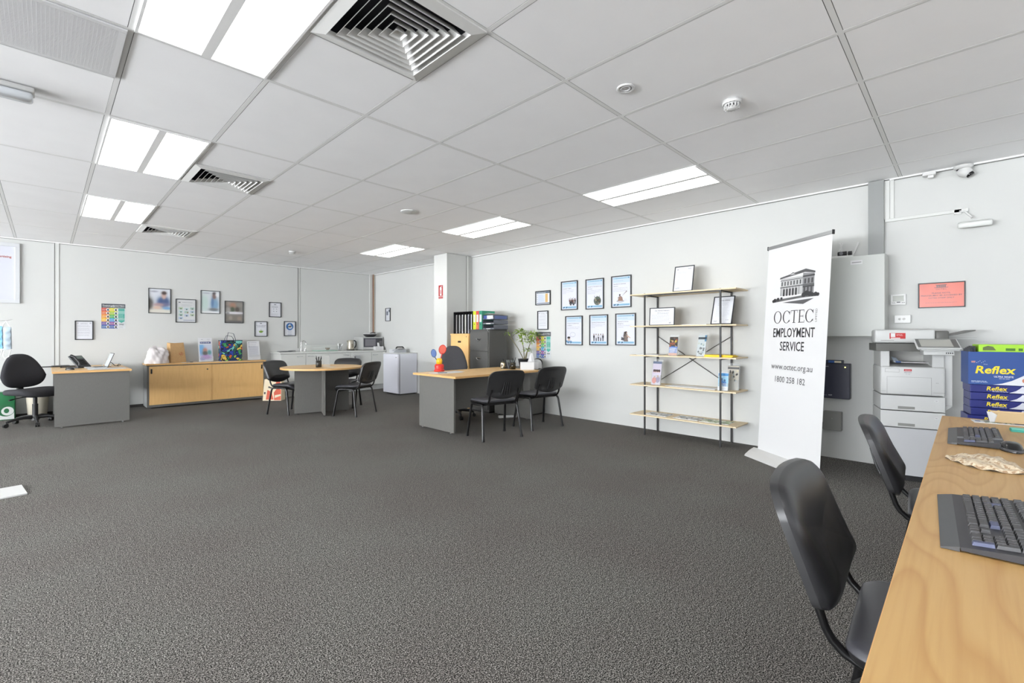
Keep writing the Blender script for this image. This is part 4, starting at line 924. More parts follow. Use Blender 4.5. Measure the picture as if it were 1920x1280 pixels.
mb = MB(); mb.tube([(.055, 0, .215), (.10, 0, .215), (.125, 0, .19), (.13, 0, .13), (.118, 0, .08), (.09, 0, .055)], [.012, .014, .014, .014, .013, .010], PLASTIC, 10); mb.build('handle', o)
mb = MB(); mb.cyl(0, 0, 0, .015, .082, PLASTIC, 24); mb.build('base', o)
mb = MB(); mb.tube([(-.055, 0, .19), (-.085, 0, .215)], [.022, .012], mat('kettle_steel', (0, 0, 0)), 10); mb.build('spout', o)
o = thing('microwave_oven', 'silver microwave oven on the kitchen bench in the corner', 'microwave', (5.215, 9.80, BZ))
MS = mat('microwave_silver', (196, 197, 195), .35, metal=.3)
mb = MB(); mb.box(-.24, .27, -.17, .2, .012, .295, MS, .005); mb.build('body', o)
mb = MB(); mb.box(-.24, .27, -.195, -.17, .012, .295, MS, .004)
mb.box(-.215, .255, -.198, -.195, .07, .272, mat('mw_glass', (70, 70, 76), .15), .0015); dr = mb.build('door', o)
mb = MB(); mb.box(-.18, .08, -.1995, -.198, .095, .25, mat('mw_window', (120, 118, 124), .2)); mb.build('window', dr)
mb = MB(); mb.box(.15, .25, -.1995, -.198, .08, .265, mat('mw_panel', (56, 56, 58), .3))
for r in range(5):
    for q in range(3): mb.box(.165+q*.025, .182+q*.025, -.201, -.1995, .10+r*.022, .114+r*.022, mat('mw_button', (120, 120, 120), .4))
mb.build('control_panel', o)
for x in (-.2, .22):
    for y in (-.13, .15): mb = MB(); mb.cyl(x, y, 0, .012, .015, PLASTIC, 10); mb.build('foot', o)
o = thing('sandwich_press', 'black and white electric grill sitting on top of the microwave', 'grill', (5.26, 9.80, BZ+.295))
mb = MB(); mb.lathe([(0, 0), (.09, 0), (.13, .03), (.152, .062), (.152, .066), (0, .066)], mat('press_dark', (44, 44, 46), .3), 32); mb.build('base', o)
mb = MB(); mb.lathe([(.148, .067), (.14, .085), (.10, .098), (0, .104)], mat('press_lid', (190, 190, 190), .3), 32); mb.tube([(-.06, -.12, .085), (-.04, -.165, .10), (.04, -.165, .10), (.06, -.12, .085)], .009, PLASTIC); mb.build('lid', o)
o = thing('tissue_box', 'white tissue box with a tissue sticking up in front of the microwave', 'tissue box', (5.345, 9.555, BZ))
mb = MB(); mb.box(-.105, .095, -.05, .05, 0, .085, PAPER, .003); mb.build('box', o)
mb = MB(); mb.grid(lambda u, v: (-.035+.05*u+.018*math.sin(v*2)-.02*v, .012*math.sin(u*5+v*3), .08+.09*v), 8, 6, PAPER); mb.build('tissue', o)
mb = MB(); mb.box(-.07, .16, -.12, .12, 0, .006, mat('dark_mat', (60, 62, 66), .5), .002); mb.box(-.12, .1, -.08, .14, .006, .012, mat('grey_slate', (96, 98, 104), .5), .002); mb.tube([(.05, 0, .015), (.20, .03, .02)], .005, PLASTIC)
one(mb, 'document_folders', 'dark flat folders on the left end of the kitchen bench', 'folder', (3.42, 9.82, BZ))
# fridge
o = thing('bar_fridge', 'small white bar fridge in front of the kitchen bench', 'fridge', (5.045, 8.255, 0))
FR = mat('fridge_white', (226, 227, 236), .35)
mb = MB(); mb.box(.055, .465, 0, .58, .02, .845, FR, .006); mb.build('body', o)
mb = MB(); mb.box(0, .045, .003, .577, .03, .835, FR, .008); dr = mb.build('door', o)
mb = MB(); mb.box(.045, .055, .006, .574, .03, .83, mat('gasket', (70, 72, 78), .6)); mb.build('gasket', dr)
mb = MB(); mb.box(-.001, 0, .04, .09, .765, .775, SEAM); mb.build('badge', dr)
mb = MB(); mb.box(-.004, .47, -.004, .584, .845, .858, WHITE, .004); mb.build('top', o)
for x in (.08, .43):
    for y in (.05, .53): mb = MB(); mb.cyl(x, y, 0, .02, .018, PLASTIC, 10); mb.build('foot', o)
mb = MB(); r_ = random.Random(3)
for k in range(9): mb.box(-.15, .15, -.1, .1, k*.008, k*.008+.006, mat('paper_%d' % (k % 3), [(236, 236, 236), (222, 226, 232), (206, 210, 216)][k % 3], .6), 0, Matrix.Rotation(r_.uniform(-.25, .25), 4, 'Z'))
one(mb, 'newspaper_pile', 'messy pile of papers and newspapers on top of the bar fridge', 'paper', (5.27, 8.62, .858))
o = thing('desk_telephone', 'old grey push-button phone on the fridge papers', 'phone', (5.22, 8.46, .931), .2)
mb = MB(); mb.box(-.09, .09, -.05, .05, 0, .025, mat('phone_grey', (150, 150, 150), .5), .006); mb.build('base', o)
mb = MB(); mb.tube([(-.1, 0, .025), (-.08, 0, .05), (.08, 0, .05), (.1, 0, .025)], [.018, .013, .013, .018], PLASTIC, 10); mb.build('handset', o)
o_ = thing('paper_bag', 'cream and orange printed shopping bag on the floor behind the round table chair', 'bag', (3.04, 9.33, 0), -.75)
mb = MB(); BG = mat('bag_cream', (238, 222, 190), .6)
mb.add([(-.17, -.09, 0), (.17, -.09, 0), (.17, .09, 0), (-.17, .09, 0), (-.155, -.05, .40), (.155, -.05, .40), (.155, .05, .40), (-.155, .05, .40)], [(0, 1, 5, 4), (1, 2, 6, 5), (2, 3, 7, 6), (3, 0, 4, 7), (0, 3, 2, 1)], BG)
mb.build('bag_body', o_)
s = Sheet(-.17, 0, 0); OR = (224, 84, 44)
def bagp(pts, c, l=1):
    s.mb.add([(-.17+x, -.0915+z*.1-.0006*l, z) for x, z in pts], [tuple(range(len(pts)))], ink(c))
bagp([(.06, .02), (.20, .02), (.16, .16), (.08, .20)], OR); bagp([(.21, .01), (.335, .01), (.33, .20), (.26, .24), (.20, .15)], OR); bagp([(.22, .30), (.24, .28), (.31, .33), (.30, .385), (.24, .36)], OR)
bagp([(.22, .05), (.33, .09), (.33, .12), (.22, .10)], (244, 230, 200), 2); bagp([(.02, .12), (.05, .12), (.05, .16), (.02, .16)], (60, 60, 60), 2); bagp([(.09, .24), (.16, .22), (.17, .24), (.10, .27)], (70, 66, 60), 2)
s.build('bag_print', o_)
mb = MB(); mb.tube([(-.07, -.05, .39), (-.05, -.05, .46), (.05, -.05, .46), (.07, -.05, .39)], .004, BG, 6); mb.tube([(-.07, .05, .39), (-.05, .05, .46), (.05, .05, .46), (.07, .05, .39)], .004, BG, 6); mb.build('handles', o_)

# ================================================================== THINGS ON THE CREDENZA (top z .745)
TZc = .745
o = thing('plastic_bag', 'crumpled white plastic shopping bag at the left end of the credenza', 'bag', (1.335, 9.82, TZc))
mb = MB(); PB = mat('plastic_bag_white', (232, 226, 226), .3, nscale=9, namt=.05, bump=.5, bscale=30, alpha=.93)
def pbag(u, v):
    a = 2*PI*u; t = v*PI/2; r = math.cos(t)**.45; w_ = 1+.10*math.sin(3*a+4*v)+.06*math.sin(7*a-9*v)+.035*math.sin(13*a+15*v)
    return (.155*r*w_*math.cos(a), .11*r*w_*math.sin(a), .255*math.sin(t)**.8*(1+.10*math.sin(2*a+1)))
mb.grid(pbag, 64, 24, PB); mb.grid(lambda u, v: (-.06+.05*u, .02+.03*math.sin(v*4), .20+.10*v), 5, 8, PB); mb.build('bag_body', o)
o = thing('brown_paper_bag', 'tall open brown paper takeaway bag with red print on the credenza', 'bag', (1.625, 9.92, TZc), .25)
KR = mat('kraft_paper', (186, 150, 104), .75, nscale=40, namt=.06); mb = MB()
x, y, h = .12, .075, .35
mb.add([(-x, -y, 0), (x, -y, 0), (x, y, 0), (-x, y, 0), (-x*1.05, -y*.9, h*.97), (x*.62, -y*1.0, h), (x*.72, y*.9, h*.95), (-x*.95, y*1.1, h), (x*.8, 0, h*.92), (x, 0, .02)],
       [(0, 1, 5, 4), (1, 9, 8, 5), (9, 2, 6, 8), (2, 3, 7, 6), (3, 0, 4, 7), (0, 3, 2, 1)], KR); mb.build('bag_body', o)
s = Sheet(-.12, 0, -.0765)
for a, b_, r in ((.15, .16, .022), (.175, .15, .016), (.16, .13, .018), (.14, .145, .014), (.165, .175, .012)): s.ring(a, b_, r, r*.8, .004, (176, 84, 56), 1, 14)
s.build('bag_print', o)
o = thing('tote_bag', 'bright tropical patterned shopping tote bag with dark handles on the credenza', 'bag', (2.445, 9.86, TZc), .12)
TM = swirl_mat('tropical_print', [(36, 60, 150), (60, 150, 90), (30, 90, 84), (214, 96, 50), (120, 200, 190), (44, 66, 160), (150, 200, 90), (230, 196, 90), (24, 46, 90)], 13, 5, (16, 24, 40))
mb = MB(); mb.box(-.185, .185, -.055, .055, 0, .385, TM, .006); mb.build('bag_body', o)
mb = MB(); mb.box(-.186, .186, -.056, .056, .375, .388, mat('bag_rim', (40, 44, 70), .6)); mb.build('rim', o)
for y, k in ((-.058, 1), (.03, .6)):
    mb = MB(); hh = .385; mb.tube([(-.085, y, hh-.05), (-.085, y, hh+.03), (-.06, y, hh+.145*k), (.03, y, hh+.125*k), (.06, y, hh+.03), (.065, y, hh-.05)], .008, mat('bag_handle', (34, 36, 60), .6), 8, fx=.5); mb.build('handle', o)
def stand_display(label, x, w, h, draw, ry=.1):
    o = thing('leaflet_stand', label, 'stand', (x, 9.86, TZc), ry, 'clear stands with printed sheets')
    M = Matrix.Rotation(-.16, 4, 'X')
    mb = MB(); mb.box(-w/2, w/2, -.002, .001, .0, h, CLEAR, 0, M); mb.box(-w/2, w/2, -.02, .10, 0, .003, CLEAR); mb.box(-w/2, w/2, -.028, -.026, 0, .1, CLEAR, 0, M); mb.build('holder', o)
    s = Sheet(-w/2, 0, -.003, .4); s.w, s.h = w, h; s.rect(0, 0.003, w, h, (238, 239, 242), 0); draw(s); q = s.build('print', o); q.rotation_euler = (-.16, 0, 0)
    return o, q
def dr1(s):
    W, H = s.w, s.h
    s.lines(.05, H*.93, .03, 1, .01, .005, (120, 120, 130), 2, 0); s.lines(W*.65, H*.93, W*.25, 2, .03, .005, (170, 172, 180), 2); s.rect(W*.14, H*.76, W*.9, H*.84, (84, 96, 150), 2)
    for k in range(5): s.rect(W*.2+k*W*.13, H*.78, W*.26+k*W*.13, H*.82, (226, 228, 240), 3)
o, q = stand_display('printed sheet stand with a blurred purple and blue photo, middle of the credenza', 2.055, .225, .435, dr1)
b_ = blur_sheet('photo_print', o, -.095, .02, .195, .295, blobs((196, 204, 220), [(.15, .7, .25, .35, (120, 170, 214), 1), (.45, .62, .18, .16, (180, 130, 116), 1), (.45, .45, .22, .13, (96, 96, 92), 1), (.8, .5, .15, .14, (90, 150, 150), .9), (.5, .2, .4, .12, (170, 110, 190), 1), (.2, .1, .2, .1, (130, 130, 190), 1)]), -.005); b_.rotation_euler = (-.16, 0, 0)
def dr2(s):
    W, H = s.w, s.h; s.rect(.02, .06, W-.02, H-.1, (212, 214, 222), 1); s.ell(.035, H-.035, .008, .008, (90, 92, 110), 2); s.lines(.06, H-.037, .12, 1, .01, .005, (150, 152, 166), 2, 0)
    for k in range(2): s.ell(.035, H-.075-.03*k, .007, .006, (70, 72, 90), 2); s.lines(.055, H-.078-.03*k, .11, 1, .01, .004, (150, 152, 166), 2, 0)
    s.lines(.035, H-.16, W-.07, 14, .014, .0025, (186, 188, 200), 2)
stand_display('plain typed white sheet in a stand at the right end of the credenza', 2.85, .225, .37, dr2)
mb = MB(); mb.box(-.16, .12, -.05, .05, 0, .003, PAPER, 0, Matrix.Rotation(.1, 4, 'Z')); mb.box(-.05, .0, -.03, 0, .003, .012, PLASTIC, .002); mb.box(.25, .7, -.06, -.02, 0, .003, PAPER)
one(mb, 'loose_papers', 'flat papers and a small black clip lying along the credenza front edge', 'paper', (1.83, 9.74, TZc))

# ================================================================== LEFT DESK THINGS (z .745)
DZ = .745
o = thing('desk_phone', 'black office phone propped at an angle on the left desk', 'phone', (.34, 9.26, DZ), .75)
mb = MB(); mb.prism([(-.10, 0), (.10, 0), (.10, .015), (-.10, .015)], -.09, .09, PLASTIC); Mp = Matrix.Translation((0, .05, .01)) @ Matrix.Rotation(-1.0, 4, 'X') @ Matrix.Translation((0, 0, 0))
mb.box(-.10, .10, -.02, .0, -.02, .20, mat('phone_face', (62, 64, 68), .4), .006, Matrix.Translation((0, -.07, .02)) @ Matrix.Rotation(-.75, 4, 'X')); mb.build('body', o)
mb = MB(); Mq = Matrix.Translation((0, -.07, .02)) @ Matrix.Rotation(-.75, 4, 'X')
for r in range(4):
    for c in range(3): mb.box(-.02+c*.032, .004+c*.032, -.026, -.02, .02+r*.026, .038+r*.026, PLASTIC, .001, Mq)
mb.box(-.03, .09, -.024, -.02, .135, .185, mat('lcd', (120, 130, 124), .2), .001, Mq); mb.build('keypad', o)
mb = MB(); mb.tube([(-.075, -.03, .0), (-.075, -.055, .03), (-.075, -.055, .15), (-.075, -.03, .19)], [.022, .015, .015, .022], PLASTIC, 12, Mq); mb.build('handset', o)
o = thing('laptop', 'open laptop on the left desk seen edge-on with its screen up', 'laptop', (.62, 9.0, DZ), -1.52)
mb = MB(); mb.box(-.16, .16, -.22, 0, .004, .018, mat('laptop_silver', (180, 182, 184), .4), .003); mb.build('base', o)
mb = MB(); mb.box(-.145, .145, -.13, -.02, .018, .020, PLASTIC); mb.build('keyboard', o)
mb = MB(); Ms = Matrix.Translation((0, 0, .015)) @ Matrix.Rotation(-.35, 4, 'X'); mb.box(-.16, .16, 0, .008, 0, .215, mat('laptop_lid', (52, 54, 58), .4), .002, Ms); sc = mb.build('screen', o)
mb = MB(); mb.box(-.150, .150, -.001, .0, .012, .205, mat('screen_grey', (196, 202, 204), .25), 0, Ms); mb.build('display', sc)
def mouse_mesh(M=None, m=PLASTIC, L=.11, Wd=.062, H=.034):
    mb = MB()
    def f(u, v):
        a = 2*PI*u; t = v*PI/2; r = math.cos(t)
        y = L/2*math.sin(a)*(r**.6); x = Wd/2*math.cos(a)*(r**.6)*(1-.12*math.sin(a)); return (x, y, .003+H*math.sin(t)*(1-.25*(y/(L/2)+.1)**2))
    mb.grid(f, 32, 10, m, M); mb.slab([(Wd/2*math.cos(2*PI*i/24)*.98, L/2*math.sin(2*PI*i/24)*.98) for i in range(24)], 0, .004, m, M)
    return mb
one(mouse_mesh(), 'computer_mouse', 'dark mouse on the left desk near its front edge', 'mouse', (.235, 8.80, DZ), .9)
mb = MB(); mb.box(-.2, .2, -.13, .13, 0, .004, PAPER); mb.box(-.22, .1, -.16, .0, .004, .007, PAPER, 0, Matrix.Rotation(.2, 4, 'Z')); one(mb, 'paper_sheets', 'white sheets spread on the left desk under the laptop', 'paper', (.30, 9.0, DZ-.0001))
bpy.data.objects['paper_sheets'].location = (.62, 8.75, DZ)
mb = MB(); mb.box(-.16, .2, -.06, .08, 0, .012, PLASTIC, .003); mb.box(-.05, .14, -.03, .10, .012, .02, mat('folder_grey', (80, 82, 84), .5), .002); one(mb, 'tablet_case', 'flat black tablet case at the far left corner of the left desk', 'case', (.12, 9.78, DZ), .1)
o = thing('monitor_arm_stand', 'small white and black phone stand with a curled cable on the left desk', 'stand', (.66, 9.36, DZ))
mb = MB(); mb.tube([(-.06, 0, 0), (0, 0, .14), (.05, 0, 0)], .008, WHITE, 8); mb.box(-.05, .05, -.04, .04, 0, .006, mat('brown_base', (120, 104, 76), .5)); mb.build('stand', o)
mb = MB(); mb.tube([(.04, .01, .14), (.02, .01, .08), (.06, 0, .05), (.09, -.02, .01), (.13, -.03, .004), (.16, -.02, .02), (.14, 0, .035), (.12, -.01, .01)], .005, PLASTIC, 6); mb.build('cable', o)
mb = MB(); mb.box(-.15, .15, -.012, .012, 0, .012, PLASTIC, .002); mb.box(-.15, -.14, -.012, .012, .012, .028, PLASTIC); one(mb, 'desk_ruler', 'long thin black ruler-like bar beside the phone on the left desk', 'ruler', (.30, 9.45, DZ), .1)

# left edge: bag, bin, sanitiser stand with masks, floor plate
o = thing('green_bag', 'green and white printed shopping bag on the floor behind the left swivel chair', 'bag', (-.50, 9.93, 0))
mb = MB(); mb.box(-.24, .19, -.09, .09, 0, .40, mat('bag_green', (36, 110, 66), .5), .01); mb.build('bag_body', o)
s = Sheet(-.24, 0, -.0905, dl=.0008); s.rect(.01, .012, .42, .16, (232, 234, 230), 1); s.ell(.34, .14, .085, .085, (36, 110, 66), 2, 28); s.ell(.355, .13, .062, .062, (232, 234, 230), 3, 28); s.ell(.345, .135, .026, .034, (36, 110, 66), 4, 20); s.text('fresh', .16, .05, .05, (36, 110, 66), 'c', .2, l=2) if False else None
s.build('bag_print', o)
o = thing('waste_bin', 'pale waste bin between the left desk and the swivel chair', 'bin', (-.085, 9.93, 0))
mb = MB(); mb.lathe([(0, 0), (.10, 0), (.125, .33), (.128, .335), (.12, .335), (.097, .01), (0, .01)], mat('bin_cream', (214, 208, 190), .5), 28); mb.build('bin', o)
o = thing('sanitiser_stand', 'white floor stand whose flat base plate shows at the left edge', 'stand', (-.45, 5.25, 0), .12)
mb = MB(); mb.box(-.30, .335, -.17, .15, 0, .012, WHITE, .002); mb.add([(.10, -.13, .0125), (.2, -.12, .0125), (-.1, .0, .0125)], [(0, 1, 2)], mat('plate_mark', (214, 216, 214), .5)); mb.build('base_plate', o)
mb = MB(); mb.box(-.03, .03, -.02, .02, .012, 1.40, WHITE, .004); mb.build('post', o)
mb = MB(); mb.box(.02, .19, -.012, .012, 1.275, 1.37, WHITE, .006); mb.tube([(.18, 0, 1.33), (.25, 0, 1.335), (.27, 0, 1.345)], .003, WHITE, 6); mb.build('hook_arm', o)
def face_mask(label, loc, rz, c, w=.075, h=.165):
    o = thing('face_mask', label, 'mask', loc, rz, 'face masks on the stand')
    mb = MB(); m = mat('mask_%d' % c[0], tuple(q*.85 for q in c), .75, bump=.2, bscale=300)
    mb.grid(lambda u, v: (w*(u-.5)*(1+.1*v), -.004-.008*math.sin(u*PI)+.0025*math.sin(v*22), -.055-h*v+.012*u), 8, 26, m)
    mb.grid(lambda u, v: (w*(u-.5)*(1+.1*v), .004-.002*math.sin(u*PI), -.055-h*v+.012*u), 8, 26, mat('mask_inner', (236, 240, 244), .75)); mb.build('mask_body', o)
    W_ = mat('mask_loop', (240, 240, 236), .7)
    mb = MB(); mb.tube([(-w*.45, 0, -.06), (-w*.2, 0, -.02), (0, 0, 0), (w*.25, 0, -.03), (w*.48, 0, -.05)], .0022, W_, 6); mb.build('ear_loop', o)
    mb = MB(); mb.tube([(-w*.1, 0, -.055-h), (-w*.2, -.004, -.09-h), (0, -.008, -.115-h), (w*.35, -.004, -.10-h), (w*.5, 0, -.05-h)], .0026, W_, 6); mb.build('ear_loop', o)
fr = -.79
face_mask('blue face mask hanging at the left edge above the swivel chair', (-.247, 5.02, 1.33), fr, (120, 182, 220))
face_mask('pale white-blue face mask hanging rightmost at the left edge', (-.208, 5.10, 1.325), fr, (196, 214, 226))

# ================================================================== CENTRAL DESK THINGS
DZ = .725
o = thing('toy_tub', 'red and yellow tub holding a blue and a red paddle on the central desk', 'toy', (3.81, 5.17, DZ))
RD = mat('toy_red', (206, 48, 38), .35); YL = mat('toy_yellow', (240, 186, 40), .35); BLU = mat('toy_blue', (96, 122, 176), .3)
mb = MB(); mb.lathe([(0, 0), (.07, 0), (.075, .02), (.06, .03), (.062, .06)], RD, 24); mb.cyl(0, 0, .03, .055, .060, mat('toy_dark', (60, 30, 30), .4), 24); mb.lathe([(.062, .055), (.066, .075), (.055, .10), (0, .105)], RD, 24); mb.build('tub', o)
mb = MB(); mb.lathe([(.0, .10), (.04, .10), (.042, .15), (.03, .18), (0, .185)], YL, 20); mb.build('funnel', o)
mb = MB(); Mb = Matrix.Translation((-.059, .047, .25)) @ Matrix.Rotation(-.67, 4, 'Z') @ Matrix.Rotation(-.15, 4, 'Y') @ Matrix.Rotation(PI/2, 4, 'X') @ Matrix.Diagonal((.75, 1.15, 1, 1)); mb.cyl(0, 0, -.006, .006, .045, BLU, 28, M=Mb); mb.lathe([(.045, -.008), (.05, -.008), (.05, .008), (.045, .008)], mat('toy_navy', (36, 50, 90), .4), 28, Mb); mb.tube([(-.052, .042, .205), (-.01, .01, .13)], .005, PLASTIC); mb.build('blue_paddle', o)
mb = MB(); Mb = Matrix.Translation((.062, .01, .30)) @ Matrix.Rotation(-.67, 4, 'Z') @ Matrix.Rotation(.2, 4, 'Y') @ Matrix.Rotation(PI/2, 4, 'X') @ Matrix.Diagonal((.9, 1.15, 1, 1)); mb.cyl(0, 0, -.006, .006, .052, mat('toy_red_pale', (214, 96, 78), .4), 28, M=Mb); mb.lathe([(.05, -.008), (.058, -.008), (.058, .008), (.05, .008)], RD, 28, Mb); mb.tube([(.05, .0, .25), (.01, 0, .14)], .006, RD); mb.build('red_paddle', o)
mb = MB(); mb.box(-.19, .19, -.13, .13, 0, .003, PAPER); mb.box(-.10, .26, -.10, .08, .003, .005, PAPER, 0, Matrix.Rotation(.2, 4, 'Z')); mb.tube([(-.15, -.05, .008), (-.03, -.08, .008)], .004, PLASTIC, 6)
one(mb, 'paper_sheets', 'white sheets and a pen at the left back corner of the central desk', 'paper', (3.74, 4.93, DZ), -.1)
o = thing('sanitiser_bottle', 'small pump bottle with a patterned label on the central desk', 'bottle', (4.77, 4.90, DZ))
mb = MB(); mb.cyl(0, 0, 0, .095, .033, mat('bottle_olive', (80, 74, 48), .35), 20); mb.cyl(0, 0, .095, .105, .033, mat('bottle_olive', (0, 0, 0)), 20, .012); mb.build('body', o)
mb = MB(); mb.lathe([(.0335, .02), (.0335, .09)], swirl_mat('bottle_label', [(236, 232, 220), (60, 56, 50), (190, 170, 120), (240, 238, 232)], 40, 2), 20); mb.build('label', o)
mb = MB(); mb.cyl(0, 0, .105, .135, .008, PLASTIC, 10); mb.tube([(0, 0, .14), (-.03, -.01, .138)], .006, PLASTIC, 8); mb.box(-.012, .012, -.009, .009, .133, .145, PLASTIC, .003); mb.build('pump', o)
o = thing('pen_cup', 'dark glass pen cup on the central desk, right of the pump bottle', 'pen holder', (4.80, 4.72, DZ))
mb = MB(); mb.lathe([(0, .003), (.04, .003), (.04, .098), (.037, .098), (.037, .008), (0, .008)], mat('smoky_cup', (44, 40, 26), .2, alpha=.9), 24); mb.build('cup', o)
for k in range(4): mb = MB(); mb.tube([(0, 0, .01), (.03*math.cos(k*1.7)+.02, .03*math.sin(k*1.7), .145+.01*k)], .004, PLASTIC, 6); mb.build('pen', o)
o = thing('desk_phone', 'black desk phone on the central desk in front of the plant', 'phone', (4.90, 4.83, DZ), .1)
mb = MB(); mb.box(-.09, .09, -.01, .01, 0, .14, mat('phone_face', (0, 0, 0)), .005, Matrix.Rotation(-.35, 4, 'X')); mb.box(-.08, .08, 0, .08, 0, .02, PLASTIC, .004)
mb.box(-.08, .07, -.013, -.010, .09, .13, mat('lcd', (0, 0, 0)), .002, Matrix.Rotation(-.35, 4, 'X')); mb.build('body', o)
mb = MB(); mb.tube([(-.07, -.02, .02), (-.08, -.035, .06), (-.07, -.01, .135)], [.016, .012, .016], PLASTIC, 10); mb.build('handset', o)
o = thing('tent_calendar', 'white tent-shaped desk calendar at the right end of the central desk', 'calendar', (4.915, 4.545, DZ), -.75)
mb = MB(); mb.add([(-.10, -.04, 0), (.10, -.04, 0), (.10, 0, .11), (-.10, 0, .11), (-.10, .04, 0), (.10, .04, 0)], [(0, 1, 2, 3), (3, 2, 5, 4)], PAPER); mb.add([(-.1002, -.039, 0), (-.1002, 0, .108), (-.1002, .039, 0)], [(0, 1, 2)], mat('calendar_inside', (226, 196, 160), .7)); mb.build('leaves', o)
mb = MB()
for k in range(12): x = -.09+k*.0164; mb.tube([(x, -.005, .102), (x, -.006, .116), (x, .006, .116), (x, .005, .102)], .0018, mat('wire_dark', (80, 80, 84), .4), 5)
mb.build('wire_binding', o)
# plant in a pot on the side cabinet
PX, PY, PZ = 5.27, 4.93, .715
o = thing('potted_plant', 'leafy green potted plant with bare stems by the right wall', 'plant', (PX, PY, PZ))
mb = MB(); mb.lathe([(0, 0), (.075, 0), (.10, .13), (.104, .14), (.095, .14), (.09, .125), (0, .12)], mat('pot_black', (34, 34, 36), .5), 28); mb.build('pot', o)
mb = MB(); mb.cyl(0, 0, .12, .124, .09, mat('soil', (46, 38, 30), .95), 20); mb.build('soil', o)
rp = random.Random(11); STM = mat('plant_stem', (110, 104, 70), .7); LF = mat('leaf_green', (140, 166, 74), .5, nscale=30, namt=.25)
stems = [[(-.01, 0, .12), (-.05, .09, .30), (-.10, .20, .47), (-.12, .24, .52)], [(0, 0, .12), (.0, .02, .30), (-.01, .04, .44), (-.02, .07, .54)], [(.02, -.01, .12), (.03, -.04, .28), (.05, -.10, .42), (.07, -.12, .50)], [(.0, -.0, .12), (.02, -.02, .22), (.03, -.03, .26)]]
lm = MB()
for si, st in enumerate(stems):
    mb = MB(); mb.tube(st, [.007, .006, .005, .003], STM, 8); mb.build('stem', o)
    if si == 0: ends = [(Vector(st[-1]), 12, .05)]
    elif si == 3: ends = [(Vector(st[-1]), 34, .075)]
    else: ends = [(Vector(st[-1]), 110, .13), (Vector(st[-2]), 40, .11)]
    for e, n, R in ends:
        for k in range(n):
            d = Vector((rp.gauss(0, 1), rp.gauss(0, 1), rp.gauss(.15, .5))).normalized(); p = e+Vector((d.x*R*rp.random(), d.y*R*rp.random(), d.z*R*.6*rp.random()+.01))
            L_ = rp.uniform(.04, .068); wv = d.cross(Vector((0, 0, 1))).normalized()*L_*.30; tip = p+d*L_+Vector((0, 0, -.012)); mid = p+d*L_*.5+Vector((0, 0, .004))
            lm.add([p, mid+wv, tip, mid-wv, mid], [(0, 1, 4), (1, 2, 4), (2, 3, 4), (3, 0, 4)], LF, None, True)
lv = lm.build('foliage', o); lv['kind'] = 'stuff'
o = thing('tissue_box', 'white tissue box with a tall pulled tissue beside the plant', 'tissue box', (5.17, 4.70, .715), -.8)
mb = MB(); mb.box(-.11, .11, -.05, .05, 0, .10, PAPER, .003); mb.build('box', o)
mb = MB(); mb.grid(lambda u, v: ((u-.5)*.11*(1-v*.75)+.01*v, .014*math.sin(u*7+v*3)*(1-v), .098+.14*v), 10, 8, PAPER); mb.build('tissue', o)
o = thing('paper_roll_holder', 'white paper dispenser with round top behind the calendar, by the wall', 'dispenser', (5.34, 4.72, .715-.0), -.5)
mb = MB(); mb.prism([(-.10, 0), (.06, 0), (.06, .07)]+[(-.02+.08*math.cos(a), .07+.07*math.sin(a)) for a in [PI*k/12 for k in range(1, 12)]]+[(-.10, .07)], -.03, .03, PAPER); mb.build('box', o)
mb = MB(); mb.cyl(0, 0, .031, .065, .075, PLASTIC, 28, M=Matrix.Translation((.02, 0, .078)) @ Matrix.Rotation(-PI/2, 4, 'X')); mb.build('ring', o)
mb = MB(); mb.box(-.14, .14, -.03, .03, 0, .035, WHITE, .008); one(mb, 'power_board', 'white power board lying on the floor under the central desk', 'power board', (4.83, 4.86, 0), -.5)
# round table things
o = thing('pen_cup', 'black mesh pen holder with pens on the round table', 'pen holder', (2.955, 7.10, .73))
mb = MB(); mb.lathe([(0, .002), (.042, .002), (.042, .10), (.039, .10), (.039, .006), (0, .006)], mat('mesh_black', (40, 38, 32), .4), 24); mb.build('cup', o)
for k in range(6):
    a = k*1.05; mb = MB(); mb.tube([(0, 0, .01), (.045*math.cos(a), .045*math.sin(a), .15+.012*(k % 3))], .005, PLASTIC, 6); mb.build('pen', o)
o = thing('acrylic_display', 'clear acrylic leaflet holder with small card on the round table', 'stand', (3.07, 7.08, .73))
mb = MB(); mb.box(-.055, .055, -.002, .002, 0, .17, CLEAR, 0, Matrix.Rotation(-.12, 4, 'X')); mb.box(-.055, .055, 0, .06, 0, .003, CLEAR); mb.build('holder', o)
mb = MB(); mb.box(-.02, .10, -.10, -.02, 0, .002, PAPER, 0, Matrix.Rotation(.3, 4, 'Z')); mb.build('card', o)

# ================================================================== DISPLAY SHELF
YS0, YS1 = 1.74, 3.005; X0, X1 = 5.17, 5.50; LG = (2.815, 1.912)
SH = [.232, .60, .965, 1.325, 1.715]
o = thing('display_shelf', 'tall open shelving unit with pale boards and thin black metal frame', 'shelving', (0, 0, 0))
BK = mat('black_steel', (28, 28, 28), .45)
for x in (X0, X1):
    for y in LG: mb = MB(); mb.box(x-.0085, x+.0085, y-.0085, y+.0085, 0, 1.735, BK, .001); mb.build('upright', o)
for z in SH:
    mb = MB(); mb.box(X0-.03, XR-.004, YS0, YS1, z, z+.014, PINE, .001); q = mb.build('shelf_board', o)
    for y in LG: mb = MB(); mb.box(X0, X1, y-.006, y+.006, z-.014, z, BK); mb.build('support_rail', q)
for z in (SH[3], SH[4]):
    mb = MB(); mb.box(X0-.005, X0+.005, LG[1], LG[0], z-.014, z, BK); mb.build('front_rail', o)
